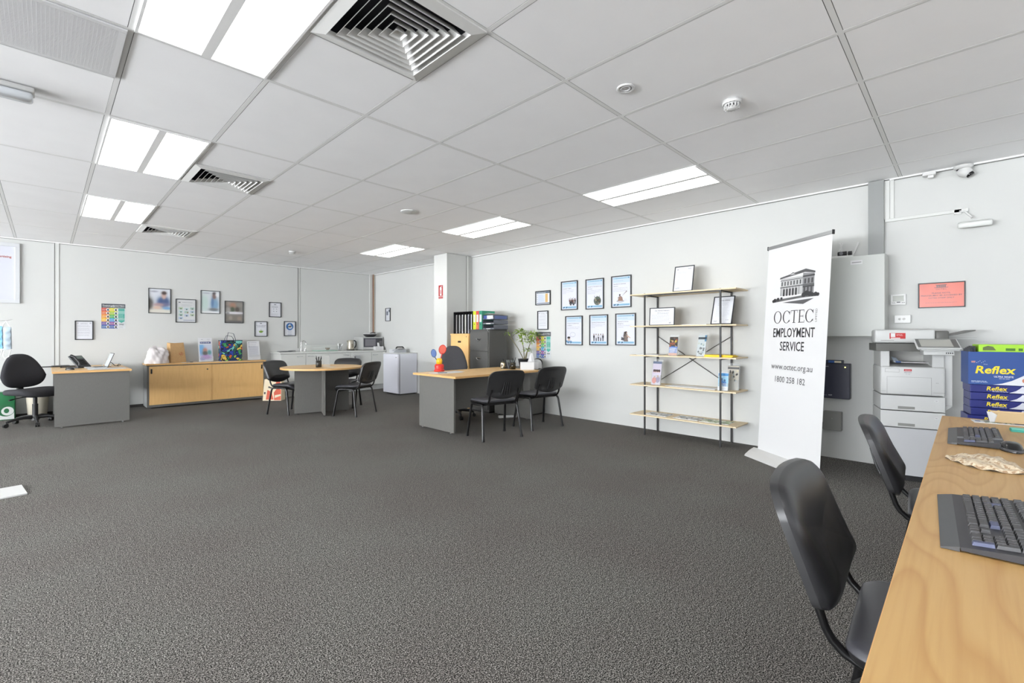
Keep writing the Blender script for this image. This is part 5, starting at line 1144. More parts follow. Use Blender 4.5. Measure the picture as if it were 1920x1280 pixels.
for a, b in ((LG[0], LG[1]), (LG[1], LG[0])):
    mb = MB(); mb.tube([(X1+.004, a, 1.21), (X1+.004, b, .63)], .004, BK, 6); mb.build('cross_brace', o)
def leaning(name, label, y, z, w, h, draw, x=5.22, rz=RW, lean=-.22, easel=True, group='framed certificates on the shelf'):
    o, s = framed(name, label, 'certificate', (x, y, z+.001), rz, w, h, .009, .012, group, None, lean); draw(s); s.build('print', o)
    if easel:
        mb = MB(); mb.prism([(-.003, 0), (.003, 0), (.003, h*.45), (-.003, h*.45)], 0, .002, mat('kraft_easel', (150, 112, 76), .8)); mb.add([(0, 0, .02), (0, .002, h*.5), (0, .075, .085), (0, .085, .03)], [(0, 1, 2, 3)], mat('kraft_easel', (0, 0, 0))); mb.add([(.04, 0, .02), (.04, .002, h*.5), (.04, .075, .085), (.04, .085, .03)], [(3, 2, 1, 0)], mat('kraft_easel', (0, 0, 0))); mb.build('easel_back', o)
    return o
def cert1(s):
    W, H = s.w, s.h; s.lines(.02, H*.9, .02, 2, .006, .003, (90, 94, 104), 2, 0); s.lines(W*.7, H*.92, .04, 2, .008, .003, (120, 124, 134), 2, 0)
    s.lines(.03, H*.78, W*.72, 2, .014, .002, (176, 178, 190), 2); s.lines(.03, H*.62, W*.72, 9, .013, .0018, (200, 202, 212), 2); s.lines(.02, H*.12, .05, 2, .008, .003, (110, 114, 124), 2, 0)
def cert2(s):
    W, H = s.w, s.h; s.text('Our Service Delivery', W/2, H*.83, .0125, (60, 62, 70), 'c', W*.62, .02); s.lines(W*.3, H*.72, W*.5, 2, .011, .003, (70, 72, 80), 2, .1); s.lines(.02, H*.6, W-.05, 9, .0115, .0022, (120, 122, 136), 2, .2); s.lines(W*.8, H*.12, .03, 2, .008, .004, (60, 62, 70), 2, 0)
def cert3(s):
    W, H = s.w, s.h; s.text('Code of Ethics', W*.56, H*.86, .011, (60, 62, 70), 'c', W*.5, .02); s.lines(W*.2, H*.77, W*.62, 3, .013, .002, (150, 152, 166), 2); s.lines(W*.15, H*.62, W*.7, 10, .012, .0018, (190, 192, 204), 2); s.text('OCTEC', W*.78, H*.12, .008, (60, 62, 70), 'c'); s.lines(.02, H*.1, .04, 2, .008, .003, (110, 112, 122), 2, 0)
leaning('framed_certificate', 'framed typed certificate standing alone on the top shelf', 2.355, SH[4]+.014, .235, .31, cert1, 5.21)
leaning('framed_certificate', 'landscape framed sheet about service delivery on the second shelf', 2.615, SH[3]+.014, .315, .215, cert2, 5.215, RW+.05, -.08, False)
leaning('framed_certificate', 'tilted portrait framed sheet at the right end of the second shelf', 1.925, SH[3]+.014, .235, .325, cert3, 5.225, RW-.1, -.28)
def lholder(label, y, z, h, draw, w=.10, x=5.24, rz=RW, lean=-.18, extra=.03):
    o = thing('leaflet_holder', label, 'leaflet holder', (x, y, z+.0145), rz, 'clear leaflet holders')
    M = Matrix.Rotation(lean, 4, 'X')
    mb = MB(); mb.box(-w/2-.004, w/2+.004, .016, .018, 0, h+extra, CLEAR, 0, M); mb.box(-w/2-.004, w/2+.004, -.004, -.002, 0, h*.42, CLEAR, 0, M); mb.box(-w/2-.004, -w/2-.002, -.004, .018, 0, h*.42, CLEAR, 0, M); mb.box(w/2+.002, w/2+.004, -.004, .018, 0, h*.42, CLEAR, 0, M); mb.box(-w/2-.004, w/2+.004, -.01, .09, 0, .002, CLEAR); mb.build('holder', o)
    mb = MB(); mb.box(-w/2, w/2, .0, .014, .004, h, PAPER, 0, M); st = mb.build('leaflets', o)
    s = Sheet(-w/2, .004, -.0006, .35); s.w, s.h = w, h-.004; draw(s); q = s.build('cover_print', st); q.rotation_euler = (lean, 0, 0)
def cv1(s):
    W, H = s.w, s.h; s.rect(0, 0, W, H*.12, (226, 140, 80), 1); s.rect(0, H*.12, W, H*.48, (70, 120, 200), 1); s.rect(0, H*.48, W, H, (60, 50, 44), 1)
    for i in range(16): s.ell(random.uniform(.01, W-.01), random.uniform(H*.5, H*.93), .012, .014, random.choice([(190, 150, 110), (90, 70, 60), (214, 190, 60), (40, 40, 44), (150, 80, 50)]), 2+i % 3, 10)
    s.lines(.012, H*.38, W*.75, 4, H*.07, .006, (226, 232, 244), 2); s.lines(.02, H*.05, W*.6, 1, .01, .004, (240, 200, 160), 2)
def cv2(s):
    W, H = s.w, s.h; s.rect(0, 0, W, H, (214, 224, 226), 1); s.rect(0, H*.80, W, H*.9, (80, 90, 96), 2); s.rect(W*.78, H*.7, W, H, (100, 150, 190), 2)
    for i in range(20): s.ell(random.uniform(.012, W-.012), random.uniform(H*.1, H*.6), .010, .012, random.choice([(70, 80, 90), (150, 170, 180), (206, 214, 200), (50, 56, 60)]), 2+i % 3, 9)
def cv3(s):
    W, H = s.w, s.h; s.rect(0, 0, W, H, (222, 214, 232), 1); s.rect(0, H*.9, W, H, (110, 124, 150), 2)
    for i in range(4): s.ell(W*(.2+.2*i), H*.60, .013, .016, (70, 50, 50), 3); s.ell(W*(.2+.2*i), H*.56, .011, .012, (210, 170, 150), 2)
    s.ell(W*.3, H*.18, .03, .04, (226, 90, 60), 2); s.ell(W*.72, H*.22, .028, .04, (120, 90, 150), 2); s.ell(W*.32, H*.32, .012, .014, (190, 150, 130), 3); s.ell(W*.68, H*.36, .012, .014, (190, 150, 130), 3)
def cv4(s):
    W, H = s.w, s.h; s.rect(0, 0, W, H, (236, 240, 244), 1); s.rect(0, H*.8, W, H*.96, (40, 140, 206), 2); s.rect(0, H*.22, W, H*.78, (150, 204, 232), 2)
    for x, z in ((.35, .5), (.65, .44)): s.ell(W*x, H*(z+.12), .011, .013, (40, 90, 140), 4); s.poly([(W*x-.018, H*(z-.2)), (W*x+.018, H*(z-.2)), (W*x+.015, H*(z+.06)), (W*x-.015, H*(z+.06))], (40, 110, 180), 3)
    s.lines(.02, H*.1, W*.6, 1, .01, .004, (120, 130, 140), 2)
def cv5(s):
    W, H = s.w, s.h; s.rect(0, 0, W, H, (206, 200, 184), 1); s.rect(0, H*.86, W, H*.95, (84, 84, 84), 2)
    for i in range(18): s.ell(random.uniform(.012, W-.012), random.uniform(H*.35, H*.8), .009, .012, random.choice([(90, 86, 80), (224, 214, 180), (60, 60, 60), (180, 190, 190)]), 2+i % 3, 9)
lholder('leaflet holder with a dark and blue covered brochure on the middle shelf', 2.49, SH[2], .225, cv1)
lholder('leaflet holder with grey-white brochures on the middle shelf, right of centre', 2.16, SH[2], .25, cv2, rz=RW-.12, lean=-.24)
lholder('leaflet holder with an orange and lilac brochure at the left of the fourth shelf', 2.71, SH[1], .29, cv3, .12, rz=RW-.1)
lholder('leaflet holder with a light blue brochure behind the front right upright', 1.90, SH[1], .20, cv4, .105, x=5.20)
lholder('leaflet holder with beige brochures at the right end of the fourth shelf', 1.845, SH[1], .27, cv5, .12, x=5.33)
mb = MB(); mb.box(-.15, .15, -.07, .1, 0, .008, mat('yellow_folder', (240, 206, 30), .5), .001); mb.box(-.14, .16, -.065, .105, .008, .016, mat('yellow_folder', (0, 0, 0)), .001); mb.box(-.15, .14, -.07, .09, .016, .024, mat('yellow_folder2', (226, 186, 20), .5), .001)
one(mb, 'yellow_booklets', 'pile of bright yellow booklets at the right end of the middle shelf', 'booklet', (5.27, 1.955, SH[2]+.0145), RW)
def mag(label, y, z, c, x=5.3, w=.21, d=.29, rz=RW, grp='magazines lying on the shelves', pat=None):
    mb = MB(); mb.box(-d/2, d/2, -w/2, w/2, 0, .005, PAPER); mb.box(-d/2, d/2, -w/2, w/2, .005, .006, pat or mat('mag_%d_%d' % (c[0], c[2]), c, .35, nscale=30, namt=.15)); one(mb, 'magazine', label, 'magazine', (x, y, z+.0145), rz, grp)
P1 = swirl_mat('cover_grey', [(214, 216, 216), (110, 112, 116), (236, 236, 234), (160, 170, 176), (240, 240, 238)], 30, 2)
P2 = swirl_mat('cover_green', [(214, 226, 200), (150, 176, 120), (236, 238, 226), (120, 130, 110), (226, 232, 210)], 30, 2)
mag('grey-white magazine at the left of the bottom shelf', 2.70, SH[0], (0, 0, 0), pat=P1)
mag('silver magazine in the middle of the bottom shelf', 2.32, SH[0], (1, 0, 0), pat=P1)
mag('pale green magazine at the right of the bottom shelf', 2.00, SH[0], (2, 0, 0), pat=P2, rz=RW+.06, d=.31)
mag('white sheet left of centre on the fourth shelf', 2.42, SH[1], (230, 232, 234))
mag('white sheet right of centre on the fourth shelf', 2.13, SH[1], (232, 232, 236))
mag('plain papers at the left of the middle shelf', 2.80, SH[2], (224, 226, 230))
mag('curled white sheet in the middle of the second shelf', 2.22, SH[3], (238, 236, 232))

# ================================================================== BANNER
o = thing('roll_up_banner', 'tall white roll-up banner with black OCTEC lettering leaning slightly back', 'banner', (5.05, 1.52, 0), math.atan2(-.8, -.6))
A0, A1, ZB, ZT = .03, .80, .075, 2.10; LN = math.atan2(.125, 2.02)
MB_ = Matrix.Translation((0, 0, .08)) @ Matrix.Rotation(-LN, 4, 'X') @ Matrix.Translation((0, 0, -.08))
mb = MB(); mb.box(A0, A1, 0, .0015, ZB, ZT-.01, mat('banner_vinyl', (222, 222, 222), .5), 0, MB_); bs = mb.build('banner_sheet', o)
mb = MB(); mb.box(A0-.004, A1+.004, -.008, .010, ZT-.02, ZT+.012, ALU, .003, MB_); q = mb.build('top_rail', o)
for x in (A0-.010, A1+.002): mb = MB(); mb.box(x, x+.008, -.010, .012, ZT-.024, ZT+.016, PLASTIC, .002, MB_); mb.build('end_cap', q)
mb = MB()
prof = [(-.105, .0), (.09, .0), (.09, .03), (.05, .07), (.0, .082), (-.05, .055), (-.10, .015)]
mb.add([(x_, y, z) for x_ in (-.03, .72) for y, z in prof], [tuple(range(7))[::-1], tuple(range(7, 14))]+[(i, (i+1) % 7, 7+(i+1) % 7, 7+i) for i in range(7)], mat('banner_base', (212, 212, 210), .35, metal=.2)); bb = mb.build('base_cassette', o); weld(bb)
mb = MB(); mb.tube([(.41, .02, .03), (.41, .145, ZT-.02)], .007, ALU, 8); mb.build('support_pole', o)
s = Sheet(0, 0, -.0006, .5); K = (66, 66, 68); K2 = (56, 56, 58)
def serif(s, x, z, h, c):
    st = h*.11; x0 = x
    s.ring(x+h*.44, z+h*.5, h*.44, h*.51, st*1.1, c, 2, 40, tz=st*.35); x += h*1.02              # O
    s.ring(x+h*.42, z+h*.5, h*.42, h*.51, st*1.1, c, 2, 34, .62, 2*PI-.62, st*.35); s.rect(x+h*.72, z+h*.68, x+h*.77, z+h*.97, c, 2); s.rect(x+h*.735, z+h*.10, x+h*.77, z+h*.28, c, 2); x += h*.86
    s.rect(x+h*.31, z, x+h*.42, z+h, c, 2); s.rect(x, z+h*.95, x+h*.73, z+h, c, 2); s.rect(x, z+h*.78, x+h*.03, z+h*.95, c, 2); s.rect(x+h*.70, z+h*.78, x+h*.73, z+h*.95, c, 2); s.rect(x+h*.21, z, x+h*.52, z+h*.04, c, 2); x += h*.80
    s.rect(x+h*.08, z, x+h*.19, z+h, c, 2); s.rect(x, z+h*.95, x+h*.58, z+h, c, 2); s.rect(x, z, x+h*.62, z+h*.045, c, 2); s.rect(x+h*.19, z+h*.48, x+h*.48, z+h*.525, c, 2); s.rect(x+h*.55, z+h*.80, x+h*.58, z+h*.95, c, 2); s.rect(x+h*.59, z, x+h*.62, z+h*.20, c, 2); s.rect(x+h*.46, z+h*.40, x+h*.49, z+h*.60, c, 2); x += h*.70
    s.ring(x+h*.42, z+h*.5, h*.42, h*.51, st*1.1, c, 2, 34, .62, 2*PI-.62, st*.35); s.rect(x+h*.72, z+h*.68, x+h*.77, z+h*.97, c, 2); s.rect(x+h*.735, z+h*.10, x+h*.77, z+h*.28, c, 2)
serif(s, .157, 1.337, .117, K)
s.text('LIMITED', .685, 1.34, .020, (110, 110, 112), 'l', .115, 0, 3, True)
s.text('EMPLOYMENT', .415, 1.205, .086, K2, 'c', .508, .012); s.text('SERVICE', .408, 1.078, .084, K2, 'c', .298, .012)
s.text('www.octec.org.au', .412, .898, .056, (84, 84, 86), 'c', .505); s.text('1800 258 182', .405, .776, .056, (84, 84, 86), 'c', .37)
pr = s.build('lettering', bs); pr.matrix_local = MB_
s = Sheet(0, 0, -.0006, .5)
# engraving of the two-storey building
G1 = (92, 92, 94)
s.rect(.225, 1.60, .50, 1.765, (206, 206, 206), 1); s.poly([(.50, 1.60), (.632, 1.60), (.632, 1.775), (.50, 1.79)], (150, 150, 152), 1)
s.poly([(.21, 1.762), (.52, 1.795), (.64, 1.775), (.64, 1.79), (.53, 1.825), (.215, 1.778)], G1, 2); s.poly([(.32, 1.785), (.375, 1.812), (.43, 1.79)], G1, 3); s.poly([(.34, 1.788), (.375, 1.803), (.41, 1.791)], (226, 226, 226), 4)
s.rect(.222, 1.675, .635, 1.684, G1, 3); s.rect(.222, 1.742, .50, 1.748, G1, 3); s.rect(.50, 1.75, .636, 1.764, (70, 70, 72), 3)
for k in range(7): x = .238+k*.038; s.rect(x, 1.694, x+.014, 1.733, (70, 70, 72), 3); s.rect(x-.008, 1.60, x-.003, 1.675, G1, 3)
for k in range(5): x = .262+k*.038; s.rect(x, 1.596, x+.022, 1.662, (66, 66, 68), 3)
for k in range(3): x = .52+k*.04; s.rect(x, 1.69, x+.02, 1.735, (80, 80, 82), 3); s.rect(x-.006, 1.60, x+.016, 1.665, (84, 84, 86), 3)
s.rect(.505, 1.655, .636, 1.672, (80, 80, 82), 4); s.poly([(.13, 1.55), (.23, 1.57), (.50, 1.585), (.69, 1.58), (.69, 1.565), (.52, 1.565), (.3, 1.552), (.13, 1.54)], (110, 110, 110), 3)
for x, z, r in ((.16, 1.562, .022), (.2, 1.57, .02), (.14, 1.556, .018), (.245, 1.575, .016), (.52, 1.588, .026), (.555, 1.60, .030), (.59, 1.592, .026), (.655, 1.585, .022), (.68, 1.58, .018), (.62, 1.585, .02)): s.ell(x, z, r, r*.85, (64, 64, 66), 4, 14)
s.poly([(.26, 1.535), (.52, 1.505), (.64, 1.55), (.50, 1.545), (.38, 1.54)], (100, 100, 102), 4)
pr = s.build('building_emblem', bs); pr.matrix_local = MB_

# ================================================================== RIGHT WALL EQUIPMENT
o = thing('network_cabinet', 'large pale grey wall cabinet above the black phone unit', 'cabinet', (XR-.004, .87, 1.208), RW)
NC = mat('cabinet_grey', (186, 189, 184), .45)
D = .25; mb = MB(); mb.box(-.365, .35, -D+.02, 0, 0, .745, NC, .003); mb.build('body', o)
mb = MB(); mb.box(-.363, .348, -D, -D+.018, .002, .743, NC, .003); dr = mb.build('door', o)
mb = MB(); mb.box(.10, .19, -D-.004, -D, .665, .705, PAPER, .001); mb.box(.11, .18, -D-.005, -D-.004, .682, .688, SEAM); mb.build('label', dr)
mb = MB(); mb.cyl(0, 0, 0, .01, .008, CHROME, 10, M=Matrix.Translation((-.30, -D, .32)) @ Matrix.Rotation(PI/2, 4, 'X')); mb.build('lock', dr)
o = thing('wifi_router', 'white router with raised antennas on top of the wall cabinet', 'router', (5.385, .86, 1.954), RW+.2)
mb = MB(); mb.box(-.11, .09, -.06, .07, 0, .024, WHITE, .008); mb.build('body', o)
for x, t in ((-.10, -.35), (-.04, .35), (.02, -.2), (.085, .35)): mb = MB(); mb.box(-.006, .006, -.004, .004, 0, .15, WHITE, .002, Matrix.Translation((x, .05, .015)) @ Matrix.Rotation(t, 4, 'Y')); mb.build('antenna', o)
mb = MB(); mb.tube([(-.05, 0, 0), (.02, .0, .0)], .022, PLASTIC, 14); mb.tube([(.03, 0, .0), (.06, 0, 0)], .019, PLASTIC, 14); mb.cyl(0, 0, 0, .004, .015, mat('lens_grey', (120, 120, 124), .2), 16, M=Matrix.Translation((-.02, -.022, 0)) @ Matrix.Rotation(PI/2, 4, 'X'))
one(mb, 'small_camera', 'small black camera lying beside the router on the wall cabinet', 'camera', (5.37, .835, 2.0), RW)
o = thing('phone_system_unit', 'dark navy wall mounted phone system box with a lit yellow lamp', 'phone system', (XR, .915, .60), RW)
NV = mat('navy_plastic', (38, 40, 58), .4); mb = MB(); mb.box(-.135, .115, -.09, 0, 0, .345, NV, .006); mb.build('housing', o)
s = Sheet(-.135, 0, -.0905, dl=.0003); s.text('Panasonic', .022, .31, .010, (220, 222, 230), 'l', .058, .02); s.lines(.022, .297, .03, 1, .01, .003, (150, 152, 166), 2, 0); s.text('KX', .022, .04, .008, (190, 192, 204), 'l'); s.lines(.022, .028, .05, 1, .01, .004, (150, 152, 166), 2, 0); s.text('NCP', .078, .028, .010, (220, 222, 230), 'l', .03, .03); s.build('lettering', o)
mb = MB(); mb.cyl(0, 0, 0, .003, .005, mat('lamp_yellow', (255, 240, 90), .3, emit=12), 12, M=Matrix.Translation((.078, -.09, .31)) @ Matrix.Rotation(PI/2, 4, 'X')); mb.build('indicator_lamp', o)
o = thing('label_strip_box', 'small dark cartridge box on top of the navy phone unit', 'box', (XR, .915, .945), RW)
mb = MB(); mb.box(-.085, .055, -.075, 0, 0, .03, mat('box_darkblue', (30, 40, 62), .4), .002); mb.box(-.01, .045, -.0765, -.075, .006, .024, mat('label_cream', (214, 206, 180), .5)); mb.box(-.06, -.012, -.0765, -.075, .004, .026, mat('label_blue', (50, 90, 160), .5)); mb.build('box', o)
o = thing('junction_box', 'grey square wall junction box below the navy phone unit', 'box', (XR, .945, .282), RW)
mb = MB(); mb.box(-.075, .075, -.07, 0, 0, .185, mat('junction_grey', (134, 134, 130), .5), .004); mb.cyl(0, 0, 0, .002, .004, CHROME, 10, M=Matrix.Translation((0, -.07, .12)) @ Matrix.Rotation(PI/2, 4, 'X')); mb.build('cover', o)
mb = MB(); mb.box(-.115, -.075, -.035, 0, .0, .065, mat('junction_grey', (0, 0, 0)), .002); mb.box(-.24, -.115, -.03, 0, .0, .06, mat('duct_pale', (176, 176, 172), .5), .002); mb.build('side_conduit', o)
o = thing('thermostat', 'white digital thermostat right of the wall cabinet', 'thermostat', (XR, .445, 1.497), RW)
mb = MB(); mb.box(-.058, .052, -.022, 0, 0, .10, WHITE, .004); mb.build('housing', o)
mb = MB(); mb.box(-.042, .036, -.0235, -.022, .034, .086, mat('lcd_grey', (108, 112, 98), .25)); mb.build('screen', o)
mb = MB()
for x in (-.045, -.033, .022, .034): mb.box(x, x+.009, -.024, -.022, .018, .024, mat('key_grey', (110, 110, 108), .5))
mb.box(-.014, .012, -.024, -.022, .022, .030, PLASTIC); mb.build('button', o)
o = thing('light_switch', 'white double wall switch plate below the thermostat', 'switch', (XR, .425, 1.33), RW)
mb = MB(); mb.box(-.05, .065, -.035, 0, 0, .075, WHITE, .004); mb.build('plate', o)
for x in (-.012, .018): mb = MB(); mb.lathe([(.010, 0), (.009, .003), (0, .003)], mat('switch_ring', (190, 190, 188), .4), 16, Matrix.Translation((x, -.035, .038)) @ Matrix.Rotation(PI/2, 4, 'X')); mb.build('rocker', o)

# ---- printer
o = thing('office_printer', 'tall white multifunction printer with scanner and tilted touch panel', 'printer', (5.0755, .322, 0), math.atan2(-.968, .25))
L_, R_ = -.21, .205; DP = .40
CB = mat('printer_cabinet', (184, 185, 187), .45)
mb = MB(); mb.box(L_+.005, R_-.002, .004, DP-.02, .045, .44, CB, .004); mb.build('base_cabinet', o)
mb = MB(); mb.box(L_+.02, R_-.02, .02, DP-.04, 0, .045, PLASTIC); mb.build('plinth', o)
for z0, z1 in ((.447, .582), (.589, .712)):
    mb = MB(); mb.box(L_, R_, 0, DP-.02, z0, z1, PRN, .004); d = mb.build('paper_drawer', o)
    mb = MB(); mb.box(L_+.115, L_+.225, -.002, .0, z0+.012, z0+.034, mat('drawer_slot', (130, 130, 126), .6), .0008); mb.build('grip_slot', d)
    s = Sheet(R_-.065, z0+.085, -.0008); s.rect(0, 0, .022, .014, (236, 236, 236), 0); s.text('TRAY', .011, .004, .006, (60, 60, 60), 'c', .016, .02, 1); s.build('tray_label', d)
mb = MB(); mb.box(L_, R_, 0, DP-.02, .719, .955, PRN, .012); mb.build('body', o)
mb = MB(); mb.box(R_-.005, R_+.055, .05, DP-.02, .64, 1.07, PRN, .004); mb.add([(R_, .05, .64), (R_+.055, .05, .64), (R_, .05, .59), (R_, DP-.03, .64), (R_+.055, DP-.03, .64), (R_, DP-.03, .59)], [(0, 2, 1), (3, 4, 5), (1, 2, 5, 4)], PRN); mb.build('side_cover', o)
mb = MB()
s = Sheet(0, 0, -.0005); E_ = (150, 150, 148)
def frame2(x0, z0, x1, z1, t=.0018, c=E_):
    s.rect(x0, z0, x1, z0+t, c); s.rect(x0, z1-t, x1, z1, c); s.rect(x0, z0, x0+t, z1, c); s.rect(x1-t, z0, x1, z1, c)
frame2(L_+.042, .725, R_-.085, .87); s.rect(L_, .745, L_+.035, .747, E_); s.rect(R_-.075, .747, R_-.001, .749, E_); frame2(L_+.03, .908, L_+.125, .938)
s.rect(L_+.155, .918, L_+.205, .936, (190, 40, 44), 1); s.text('RICOH', L_+.18, .9235, .007, (240, 220, 220), 'c', .036, .02, 2); s.text('RICOH', L_+.18, .905, .006, (90, 90, 92), 'c', .045, .02, 1); s.text('IM 430', L_+.18, .892, .005, (120, 120, 120), 'c', .028, 0, 1)
s.text('IM', R_-.05, .825, .005, (130, 130, 130), 'c', .014); s.build('panel_lines_and_badge', o)
mb = MB(); mb.box(L_+.005, L_+.065, .03, DP-.04, .955, 1.085, PRN, .003); mb.build('left_pillar', o)
mb = MB(); mb.box(R_-.075, R_, .03, DP-.04, .955, 1.085, PRN, .003); mb.build('right_pillar', o)
mb = MB(); mb.box(L_+.065, R_-.075, DP-.10, DP-.06, .955, 1.085, mat('output_bay', (176, 176, 172), .5)); mb.add([(L_+.065, .02, .957), (R_-.075, .02, .957), (R_-.075, .30, .99), (L_+.065, .30, .99)], [(0, 1, 2, 3)], mat('output_tray', (190, 190, 186), .5)); mb.build('output_tray', o)
mb = MB(); mb.box(L_-.03, R_+.055, .005, DP-.04, 1.085, 1.15, PRN_D, .003); mb.build('scanner_bed', o)
mb = MB(); mb.box(L_-.04, R_-.06, .0, .165, 1.155, 1.268, PRN, .016); mb.box(L_+.10, R_-.06, .16, DP-.06, 1.155, 1.262, PRN, .01); fd = mb.build('document_feeder', o)
s = Sheet(0, 0, -.0006); s.rect(L_+.06, 1.19, L_+.165, 1.238, (200, 44, 44), 1); s.rect(L_+.068, 1.204, L_+.098, 1.236, (236, 236, 236), 2); s.rect(L_+.068, 1.192, L_+.13, 1.199, (240, 232, 230), 2); s.lines(L_+.105, 1.224, .05, 2, .009, .0035, (236, 190, 188), 2); s.rect(L_-.0, 1.174, L_+.09, 1.178, (150, 150, 148), 1); s.build('red_sticker', fd)
mb = MB(); mb.box(R_-.058, R_+.03, .02, .30, 1.15, 1.255, PRN_D, .012); mb.build('feeder_roller', o)
mb = MB(); mb.add([(R_+.02, .04, 1.215), (R_+.02, .30, 1.215), (R_+.19, .30, 1.262), (R_+.19, .04, 1.262), (R_+.02, .04, 1.208), (R_+.02, .30, 1.208), (R_+.19, .30, 1.254), (R_+.19, .04, 1.254)], [(0, 3, 2, 1), (4, 5, 6, 7), (0, 4, 7, 3), (2, 3, 7, 6), (1, 2, 6, 5), (0, 1, 5, 4)], PRN_D); mb.build('feeder_tray', o)
mb = MB(); mb.box(R_-.03, R_+.21, .10, .26, -.004, 0, PRN, 0, Matrix.Translation((0, 0, 1.185)) @ Matrix.Rotation(-.03, 4, 'Y')); mb.build('paper_guide', o)
Mt = Matrix.Translation((0, -.14, 1.105)) @ Matrix.Rotation(-1.05, 4, 'X')
mb = MB(); mb.box(.0, .27, -.012, .0, 0, .155, PRN, .006, Mt); tp = mb.build('touch_panel', o)
mb = MB(); mb.box(.01, .26, -.0135, -.012, .012, .145, mat('panel_bezel', (96, 96, 94), .35), .0005, Mt); mb.box(.03, .225, -.0145, -.0135, .022, .135, mat('panel_screen', (166, 165, 158), .25), 0, Mt); mb.build('screen', tp)
mb = MB(); mb.box(.05, .235, -.10, .02, 1.06, 1.098, PRN, .004); mb.box(.03, .26, -.13, -.01, 1.096, 1.112, PRN, .004)
for k in range(4): mb.box(.185+k*.012, .191+k*.012, -.1015, -.10, 1.072, 1.082, PLASTIC)
mb.build('panel_arm', o)
mb = MB(); mb.box(-.13, .09, 0, .20, 0, .004, PAPER); mb.box(-.125, -.09, -.003, .01, .0, .012, mat('sheet_blue', (40, 70, 120), .5))
mb.add([(-.135, .0, .004), (-.10, .0, .006), (-.10, .12, .035), (-.135, .12, .045)], [(0, 1, 2, 3)], mat('curl_paper', (214, 226, 240), .6))
q = one(mb, 'printed_sheets', 'printed sheets lying in the output bay of the printer', 'paper', (5.105, .31, .9885), math.atan2(-.968, .25))
# ---- paper reams
RZ = math.atan2(-.986, .165)
rx, ry = 4.511, -.0146
NVY = mat('ream_blue', (20, 30, 104), .4); CTN = mat('carton_blue', (30, 68, 132), .5)
def at_r(a, b, z): return (rx+.165*a+.986*b, ry-.986*a+.165*b, z)
YE = (244, 220, 40)
mb = MB(); mb.box(-.02, .42, -.02, .28, 0, .55, GREYP, .002); mb.box(-.03, .43, -.03, .29, .55, .562, GREYP, .001)
one(mb, 'low_stand', 'low grey stand hidden behind the worktop under the paper reams', 'stand', at_r(0, 0, 0), RZ)
nm = ['lowest', 'second from bottom', 'third from bottom', 'fourth from bottom', 'fifth from bottom', 'topmost']
for k in range(6):
    dx = [-.004, -.012, .003, 0, .002, .001][k]; z = .562+k*.053
    o = thing('paper_ream', 'blue and white ream of Reflex copy paper, %s of the stacked six' % nm[k], 'paper ream', at_r(dx, .004*(k % 2), z), RZ+.01*((k % 3)-1), 'reams of copy paper')
    mb = MB(); mb.box(0, .30, 0, .212, 0, .0515, NVY, .003); mb.build('wrapper', o)
    s = Sheet(0, 0, -.0005, .35); s.poly([(.30, .003), (.30, .048), (.250, .048), (.240, .034), (.222, .018), (.190, .003)], (228, 230, 240), 1)
    s.text('Reflex', .131, .0150, .027, YE, 'c', .098, .02, 2, False, .18); s.lines(.11, .007, .075, 1, .01, .003, (200, 204, 226), 2, 0); s.lines(.27, .03, .02, 2, .008, .003, (150, 90, 90), 2, 0); s.build('brand_print', o)
o = thing('paper_carton', 'open blue carton printed Reflex Ultra White on top of the ream stack', 'carton', at_r(-.008, -.002, .8805), RZ)
mb = MB(); t = .004
mb.box(0, .32, 0, t, 0, .225, CTN); mb.box(0, .32, .226, .23, 0, .225, CTN); mb.box(0, t, t, .226, 0, .225, CTN); mb.box(.316, .32, t, .226, 0, .225, CTN); mb.box(t, .316, t, .226, 0, t, mat('carton_brown', (176, 150, 116), .8)); mb.build('carton_body', o)
s = Sheet(0, 0, -.0006, .4)
s.poly([(.32, .002), (.32, .115), (.29, .088), (.258, .064), (.21, .032), (.165, .012), (.12, .002)], (232, 234, 238), 1)
s.text('Reflex', .130, .078, .050, YE, 'c', .19, .025, 2, False, .18); s.text('ULTRA WHITE', .172, .052, .011, (236, 238, 244), 'c', .092, .02, 2); s.lines(.15, .043, .05, 1, .01, .003, (206, 214, 232), 2, 0)
s.text('Always', .085, .138, .005, (226, 230, 240), 'c', None, 0, 2); s.rect(.015, .150, .035, .161, (196, 150, 150), 2); s.rect(.015, .154, .035, .157, (150, 40, 50), 3)
for k in range(6): s.ell(.042+k*.008, .150+.006*((k*7) % 3), .0018, .0018, (236, 238, 244), 2, 6)
s.lines(.015, .022, .08, 2, .007, .003, (190, 204, 226), 2, 0); s.ell(.268, .035, .011, .014, (214, 130, 100), 2, 12); s.ell(.275, .015, .006, .006, (110, 160, 90), 2, 12); s.build('brand_print', o)
GN = mat('lime_card', (150, 200, 44), .5)
o = thing('green_file_box', 'lime green file box standing in the open carton', 'box', at_r(.048, .02, .885), RZ)
mb = MB(); mb.box(0, .255, 0, .185, 0, .27, GN, .002); mb.build('box', o)
s = Sheet(0, 0, -.0006); s.poly([(.02, .23), (.085, .23), (.07, .255), (.045, .262), (.02, .25)], (96, 110, 60), 1); s.rect(.13, .228, .175, .245, (70, 120, 30), 1); s.rect(.19, .228, .21, .245, (70, 120, 30), 1); s.build('cut_outs', o)
mb = MB()
for k in range(4): mb.box(.0+k*.009, .006+k*.009, .01, .18, 0, .24+.006*k, mat('file_dark', (44, 48, 56), .5))
one(mb, 'hanging_files', 'dark files standing at the left side of the open carton', 'file', at_r(.0, .02, .885), RZ)

